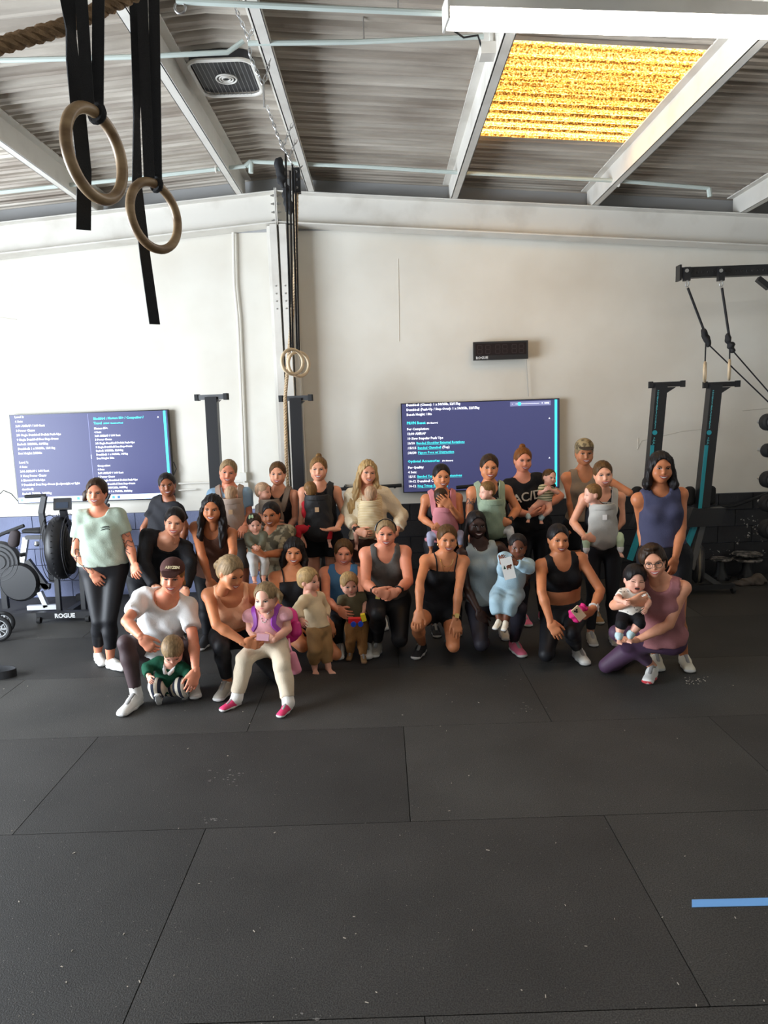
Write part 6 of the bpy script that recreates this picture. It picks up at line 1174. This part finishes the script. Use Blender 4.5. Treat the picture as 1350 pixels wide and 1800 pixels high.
# ---------------- front row and the toddlers
A10 = a = make_person('crouching blonde woman in a peach crop tank looking down at the girl', S=1.02, Y=5.32, pel=(412, 1116), neck=(406, 1034, -1), yaw=12, head=(405, 1006, -1), hrot=(48, 24, 6), skin=tan, bust=1.1, armR=[(380, 1098, -1), (430, 1130, -1), (470, 1136, 0)], armL=[(456, 1086, 'y', 5.36), (470, 1126, 'y', 5.24)], handR=('cup', (0, 1, .2)), legR=[(388, 1136, -1), (400, 1198, 'f')], legL=[(486, 1186, 'f', .065), (460, 1146, 'f', .065)], toeR=(-8, 0), toeL=(.2, .9, -.4, 0, .4, .9))
top(a, C_peach, 'tank', hem=.34, sleeve=0, drop=.12, neckw=.085, off=.006, loose=0, wr=.001, armhole=.078); bottom(a, C_legg, 1.85, .28); hair(a, 'dirty', 'bun', [ell((0, .126, -.016), (.044, .038, .042), k=.008)]); shoes(a, M_shg, M_sole, M_lace)
G = make_person('girl in a pale pink top and oat joggers with side ponytails perched on a knee', kid=True, S=1.12, Y=4.98, pel=(472, 1132), neck=(470, 1074, 0), yaw=-6, head=(467, 1051, -1), hrot=(-14, 2, -4), hs=.94, skin=babyskin, mouth='neutral', w=.82, armR=[(440, 1106, 0), (455, 1124, -1), (466, 1124, 0)], armL=[(506, 1106, 0), (482, 1124, -1), (468, 1124, 0)], handR=('grip', (.5, 1, 0)), handL=('grip', (-.5, 1, 0)), legR=[(430, 1158, 'y', 4.86), (416, 1228, 'f')], legL=[(496, 1172, 'y', 4.80), (507, 1236, 'f')], toeR=(-38, 0), toeL=(-18, 0))
top(G, C_pinktop, 'tee', hem=.05, sleeve=.35, off=.009, wr=.003); bottom(G, C_oat, 1.86, .25, .009, .006, name='joggers', wr=.003); socks(G, M_sock, lo=.75); shoes(G, M_pink, M_sole, M_lace, sc=.70)
hair(G, 'dirty', 'toddler', [cap((.085, .02, .045), (.118, .0, .01), .026, .024, k=.012), cap((.118, .0, .01), (.12, -.01, -.045), .024, .008, k=.012), cap((-.08, .04, .0), (-.09, .03, -.05), .02, .008, k=.012)], hairline=-.02, vol=.008)
bp_ = empty('backpack', tuple(G.base)); tag(bp_, 'shiny hot pink and purple toddler backpack on the girl', 'backpack'); M_bp = mat('glossy pink', srgb(228, 52, 140), .25); M_bp2 = mat('purple webbing', srgb(150, 62, 170), .5)
V, F = mesh_field([Prim(G.T(.30, .10, -.10), G.T(.80, .10, -.10), (.10, .06), (.085, .055), G.sd, k=.03)], .010); q = link('bag', np_mesh('bag', V - G.base, F, M_bp)); q.parent = bp_
V, F = mesh_field([Prim(G.T(.30, .17, -.06), G.T(.52, .17, -.06), (.045, .035), (.04, .03), G.sd, k=.03)], .008); q = link('pocket', np_mesh('pocket', V - G.base, F, mat('deep pink', srgb(200, 40, 120), .3))); q.parent = bp_
for s in (-1, 1): q = strap(G, [G.T(.40, s * .085, .05), G.T(.62, s * .075, .12), G.T(.88, s * .07, .09), G.T(1.02, s * .07, .01), G.T(.90, s * .07, -.08)], .020, M_bp2, None, 'shoulder_strap', off=.016); q.parent = bp_
mb = MB(); P_ = project(G.prims, [G.T(1.0 - (1 - x * x) * .34, x * .06, .12) for x in np.linspace(-1, 1, 13)], .016); [mb.lathe([(.001, -.006), (.006, 0), (.001, .006)], 8, None, v) for v in P_]; part_mb(G, 'bead_necklace', mb, mat('pearl', (.8, .76, .72), .25))
q = at(462, 1120, 4.74); mb = MB(); mb.box(q, (.085, .02, .045), rotm('Y', 6)); tag(mb.build('pink_box', mat('pale pink card', srgb(232, 176, 188), .5), smooth=False), 'small pale pink box in the hands of the girl with a backpack', 'box')
V, F = mesh_field([Prim(at(514, 1150, 4.9), at(519, 1178, 4.9), (.030, .014), (.048, .020), (1, 0, 0), k=.02)], .007); o = empty('pink_purse', tuple(at(516, 1170, 4.9))); tag(o, 'small soft pink heart shaped purse hanging below the backpack', 'purse'); under(o, link('pouch', np_mesh('pouch', V, F, mat('soft pink vinyl', srgb(238, 150, 170), .4)))); mb = MB(); mb.tube([at(508, 1122, 4.92), at(510, 1136, 4.9), at(514, 1150, 4.9)], .006, 6); under(o, mb.build('strap', MATS['soft pink vinyl']))
T1 = make_person('curly blond toddler in a beige sweatshirt and khaki trousers standing barefoot', kid=True, S=.82, Y=on_z(565, 1176)[1], pel=(560, 1106), neck=(545, 1041, 0), yaw=55, head=(543, 1020, 0), hrot=(62, 0, 0), hs=.86, skin=babyskin, mouth='neutral', armR=[(522, 1072, -1), (530, 1090, -1)], armL=[(572, 1068, 1), (574, 1086, -1)], legR=[(553, 1142, 0), (553, 1170, 'f')], legL=[(574, 1142, 0), (577, 1170, 'f')], toeR=(10, 0), toeL=(25, 0), barefoot=True, w=.94)
top(T1, C_beige, 'tee', hem=.02, sleeve=1.85, off=.012, loose=.012, wr=.003, name='sweatshirt'); bottom(T1, C_khaki, 1.8, .2, .010, .010, name='trousers', wr=.003); hair(T1, 'golden', 'toddler', vol=.012)
T2 = make_person('blond toddler in an olive tee and rust trousers gripping a toy truck', kid=True, S=.74, Y=on_z(627, 1156)[1], pel=(627, 1098), neck=(617, 1046, 0), yaw=14, head=(614, 1027, 0), hrot=(14, 4, 0), hs=.84, skin=babyskin, mouth='neutral', armR=[(597, 1068, 0), (616, 1082, -1), (624, 1086, 0)], armL=[(642, 1062, 0), (638, 1080, -1), (632, 1084, 0)], w=.90, handR=('grip', (.6, 1, 0)), handL=('grip', (-.6, 1, 0)), legR=[(616, 1124, 0), (616, 1148, 'f')], legL=[(637, 1126, 0), (638, 1153, 'f')], toeR=(-5, 0), toeL=(8, 0))
top(T2, C_olive, 'tee', hem=.0, sleeve=.7, off=.010, loose=.012, wr=.003); bottom(T2, C_rust, 1.9, .2, .009, .006, name='trousers', wr=.003); hair(T2, 'golden', 'toddler', vol=.012); shoes(T2, M_shbr, mat('brown sole', srgb(112, 84, 60), .8), M_lace, sc=.56)
tr = empty('toy_truck', tuple(at(628, 1092, 5.36))); tag(tr, 'red and yellow plastic toy truck with blue wheels in small hands', 'toy'); c = at(626, 1090, 5.36)
mb = MB(); mb.box(c + np.array((-.01, 0, .0)), (.10, .05, .035)); under(tr, mb.build('body', mat('toy red', srgb(214, 30, 36), .35), smooth=False)); mb = MB(); mb.box(c + np.array((.058, 0, .02)), (.035, .045, .055), rotm('Y', -14)); under(tr, mb.build('cab', mat('toy yellow', srgb(240, 206, 40), .35), smooth=False))
for x in (-.02, .035): mb = MB(); mb.lathe([(.006, -.012), (.020, -.012), (.022, 0), (.020, .012), (.006, .012)], 14, rotm('X', 90), c + np.array((x, -.035, -.022))); under(tr, mb.build('wheel', mat('toy blue', srgb(30, 72, 190), .35)))
B1 = make_person('toddler in a baby blue hooded suit with cornrows sitting on a knee', kid=True, S=.88, Y=5.5, pel=(892, 1042), neck=(909, 981, 0), yaw=-10, head=(910, 960, 0), hrot=(-8, 2, 2), hs=.84, skin=toddlerdeep, mouth='neutral', armR=[(884, 1004, -1), (883, 988, -1)], armL=[(930, 1000, -1), (907, 990, -1)], handR=('grip', (.6, 1, 0)), handL=('grip', (-.6, 1, 0)), legR=[(874, 1058, -1), (878, 1088, 0)], legL=[(897, 1060, -1), (889, 1090, 0)], toeR=(-30, -10), toeL=(-18, -10))
top(B1, C_babyblue, 'tee', hem=-.0, sleeve=1.85, off=.012, loose=.012, wr=.003, name='hoodie'); bottom(B1, C_babyblue, 1.7, .2, .012, .014, name='joggers', wr=.003); shoes(B1, mat('cream shoe', srgb(226, 216, 196), .7), M_sole, None, sc=.54); hair(B1, 'black', 'toddler', vol=.006, hairline=-.016)
V, F = mesh_field([ell(B1.T(.98, 0, -.055), (.075, .05, .045), B1.sd, B1.u, k=.02), cap(B1.T(.96, -.07, .0), B1.T(.96, .07, .0), .03, k=.02)], .009, 0, [hole(ell(B1.N + B1.u * .03, (.05, .055, .05)))]); add_part(B1, 'hood', V, F, C_babyblue)
cd_ = empty('picture_card', tuple(at(893, 1000, 5.22))); tag(cd_, 'white picture card with a brown bear held up by the baby blue toddler', 'card'); c = at(893, 999, 5.24); Mc = rotm('Y', -12) @ rotm('X', -8); mb = MB(); mb.box(c, (.088, .004, .165), Mc); under(cd_, mb.build('card', mat('white card', srgb(232, 230, 226), .5), smooth=False))
mb = MB(); [mb.lathe([(r, 0), (r, .001)], 14, Mc @ rotm('X', 90) @ np.diag((sx, sy, 1.)), c + Mc @ np.array((x, -.0024, z))) for r, sx, sy, x, z in ((.014, 1.3, .9, .008, .012), (.008, 1, 1, .025, .018), (.005, .8, 1.6, -.004, -.002), (.005, .8, 1.6, .018, -.002))]; under(cd_, mb.build('bear_print', mat('bear brown', srgb(110, 62, 42), .6)))
mb = MB(); mb.add([c + Mc @ np.array(v) for v in ((-.034, -.0028, 0), (-.016, -.0028, 0), (-.025, -.0028, .03))], [(0, 1, 2)]); under(cd_, mb.build('tree_print', mat('tree green', srgb(40, 70, 56), .6), smooth=False))
A24 = a = make_person('kneeling woman in glasses and a mauve sleeveless top with plum leggings', S=.97, Y=5.0, pel=(1158, 1122), neck=(1160, 1020, -1), yaw=-24, head=(1148, 986, -1), hrot=(-18, 4, -8), skin=fair, w=1.06, armR=[(1080, 1064, 'y', 4.80), (1112, 1057, 'y', 4.655), (1134, 1058, 'y', 4.665)], armL=[(1176, 1098, -1), (1122, 1124, -1), (1098, 1124, 0)], handR=('cup', (0, 1, .2)), handL=('flat', (0, -.2, 1)), legR=[(1066, 1170, 'f', .065), (1112, 1152, 1)], legL=[(1084, 1112, -1), (1148, 1172, 'f')], toeR=(.2, .9, -.3, 0, .3, .9), toeL=(-32, 0))
top(a, C_mauve, 'tank', hem=-.0, sleeve=0, drop=.06, off=.014, loose=.018, wr=.005, armhole=.064); bottom(a, C_plum, 1.86, .25); hair(a, 'darkbrown', 'back', [ell((0, .095, -.01), (.05, .035, .05), k=.03), ell((-.066, .0, .03), (.026, .05, .05), k=.03), ell((.072, .035, -.03), (.022, .035, .05), k=.03), ell((0, -.03, .108), (.05, .05, .018), k=.03)], vol=.014); shoes(a, M_shw, mat('red white sole', srgb(196, 52, 60), .5, col2=srgb(232, 228, 224), scale=22, ramp=(.45, .55)), M_watch)
M_gl = mat('spectacle frame', srgb(70, 58, 50), .3); gl = MB()
for x in (-1, 1): gl.torus((x * .032, -.108, .0), .0235, .0022, rotm('X', 90), 20, 6); gl.tube([(x * .055, -.106, .004), (x * .078, -.05, .006), (x * .080, .005, .002)], .002, 5)
gl.tube([(-.009, -.110, .003), (0, -.112, .006), (.009, -.110, .003)], .002, 5); head_mb(a, 'eyeglasses', gl, M_gl)
CB = make_person('crying dark haired baby in a printed white tee and black trousers', name='baby', kid=True, S=.62, Y=4.765, pel=(1108, 1084), neck=(1113, 1040, 0), yaw=-6, head=(1116, 1018, 0), hrot=(-4, 0, 6), hs=.84, skin=babyskin, mouth='cry', armR=[(1084, 1052, -1), (1096, 1058, -1)], armL=[(1140, 1058, -1), (1136, 1070, -1)], legR=[(1092, 1098, -1), (1088, 1118, 0)], legL=[(1124, 1096, -1), (1108, 1116, 0)], toeR=(-15, -5), toeL=(-25, -5), barefoot=True, w=1.1)
CB.obj['category'] = 'baby'; top(CB, mat('printed white cotton', srgb(228, 222, 210), .85, col2=srgb(84, 80, 78), scale=46, ramp=(.60, .64)), 'tee', hem=.05, sleeve=.6, off=.009, loose=.008); bottom(CB, C_blk, 1.15, .25, .009, .008, name='trousers'); hair(CB, 'black', 'toddler', vol=.013); socks(CB, cloth('pale blue sock', 186, 206, 208), lo=.6)
A4 = a = make_person('squatting woman in a brown cap and white tee reaching round a toddler', S=1.02, Y=5.28, pel=(276, 1134), neck=(293, 1050, -1), yaw=8, head=(303, 1014, -1), hrot=(8, 4, 5), skin=rosy, w=1.06, armR=[(222, 1092, -1), (250, 1122, -1), (264, 1138, 0)], armL=[(340, 1124, -1), (344, 1180, -1), (336, 1210, 0)], handR=('cup', (0, 1, 0)), handL=('relaxed', (-.5, 1, 0)), legR=[(221, 1130, -1), (240, 1222, 'f')], legL=[(330, 1142, -1), (338, 1196, 'f')], toeR=(-12, 0), toeL=(22, 0))
top(a, C_wht, 'tee', hem=.02, sleeve=.68, off=.014, loose=.020, wr=.006, neckw=.085); bottom(a, C_maroon, 1.86, .25); hair(a, 'lightbrown', 'back', [cap((.07, .04, -.05), (.08, .0, -.12), .02, .012, k=.02), cap((-.07, .04, -.05), (-.075, .0, -.11), .02, .012, k=.02)]); c_ = ball_cap(a, cloth('brown cap', 74, 46, 42), cloth('brown brim', 66, 40, 36)); socks(a, M_sock); shoes(a, M_shw, M_sole, M_lace); necklace(a, M_gold, drop=.05)
text_mesh('lettering', 'ABYZEN', .026, mat('cream stitch', srgb(232, 214, 172), .7), c_, (.012, -.0955, .088), (1, 0, 0), (0, .36, 1), align='CENTER', bold=.001, ext=.004)
T3 = make_person('toddler boy in a green rugby shirt and striped trousers sitting on the floor', kid=True, S=.78, Y=4.96, pel=(294, 1204), neck=(300, 1166, -1), yaw=4, head=(304, 1143, -1), hrot=(8, 50, 2), hs=.86, skin=babyskin, mouth='neutral', armR=[(258, 1174, 0), (262, 1190, -1)], armL=[(330, 1180, 0), (336, 1196, -1)], legR=[(274, 1206, -1), (280, 1230, 'f')], legL=[(318, 1204, -1), (324, 1222, 'f')], toeR=(14, 48), toeL=(24, 40))
top(T3, C_green, 'tee', hem=.0, sleeve=1.7, off=.012, loose=.012, wr=.003, name='rugby_shirt'); bottom(T3, stripe_mat('navy cream stripe', srgb(34, 38, 56), srgb(226, 216, 196), 'X', 7), 1.75, .2, .012, .016, name='trousers', wr=.003); hair(T3, 'dirty', 'toddler', vol=.010); shoes(T3, M_shw, M_sole, M_lace, sc=.56)
V, F = mesh_field([cap(T3.T(1.0, -.055, .03), T3.T(.86, -.02, .085), .016, .014, k=.01), cap(T3.T(1.0, .055, .03), T3.T(.86, .02, .085), .016, .014, k=.01)], .006); add_part(T3, 'collar', V, F, C_wht)
# held things
c = at(1017, 1078, 5.18); mb = MB(); mb.box(c, (.068, .011, .11), rotm('Z', 10) @ rotm('Y', -38)); ph = empty('smartphone', tuple(c)); tag(ph, 'pale gold smartphone held against the pink cloth', 'phone'); under(ph, mb.build('case', mat('pale gold', srgb(226, 196, 160), .35), smooth=False))
Mp = rotm('Z', 10) @ rotm('Y', -38)
for x, z in ((-.014, .036), (.004, .036), (-.005, .022)): mb = MB(); mb.lathe([(.0075, 0), (.0075, .003)], 12, Mp @ rotm('X', 90), c + Mp @ np.array((x, -.006, z))); under(ph, mb.build('camera_lens', M_watch))
V, F = mesh_field([ell(at(1008, 1080, 5.22), (.040, .03, .035), k=.03), ell(at(1024, 1068, 5.24), (.04, .025, .03), k=.03), ell(at(1016, 1088, 5.22), (.035, .03, .025), k=.03)], .007, 0, wobble=wrinkle(.007, 110)); tag(link('pink_cloth', np_mesh('pink_cloth', V, F, mat('magenta cloth', srgb(206, 34, 112), .7))), 'bunched magenta cloth in the hand of the woman in a sports bra', 'cloth')
q = at(664, 1050, 5.5); mb = MB(); mb.box(q, (.035, .02, .022), rotm('Y', 8)); tag(mb.build('snack', mat('pale yellow', srgb(226, 206, 120), .6), smooth=False), 'small pale yellow snack held in the clasped hands', 'snack')
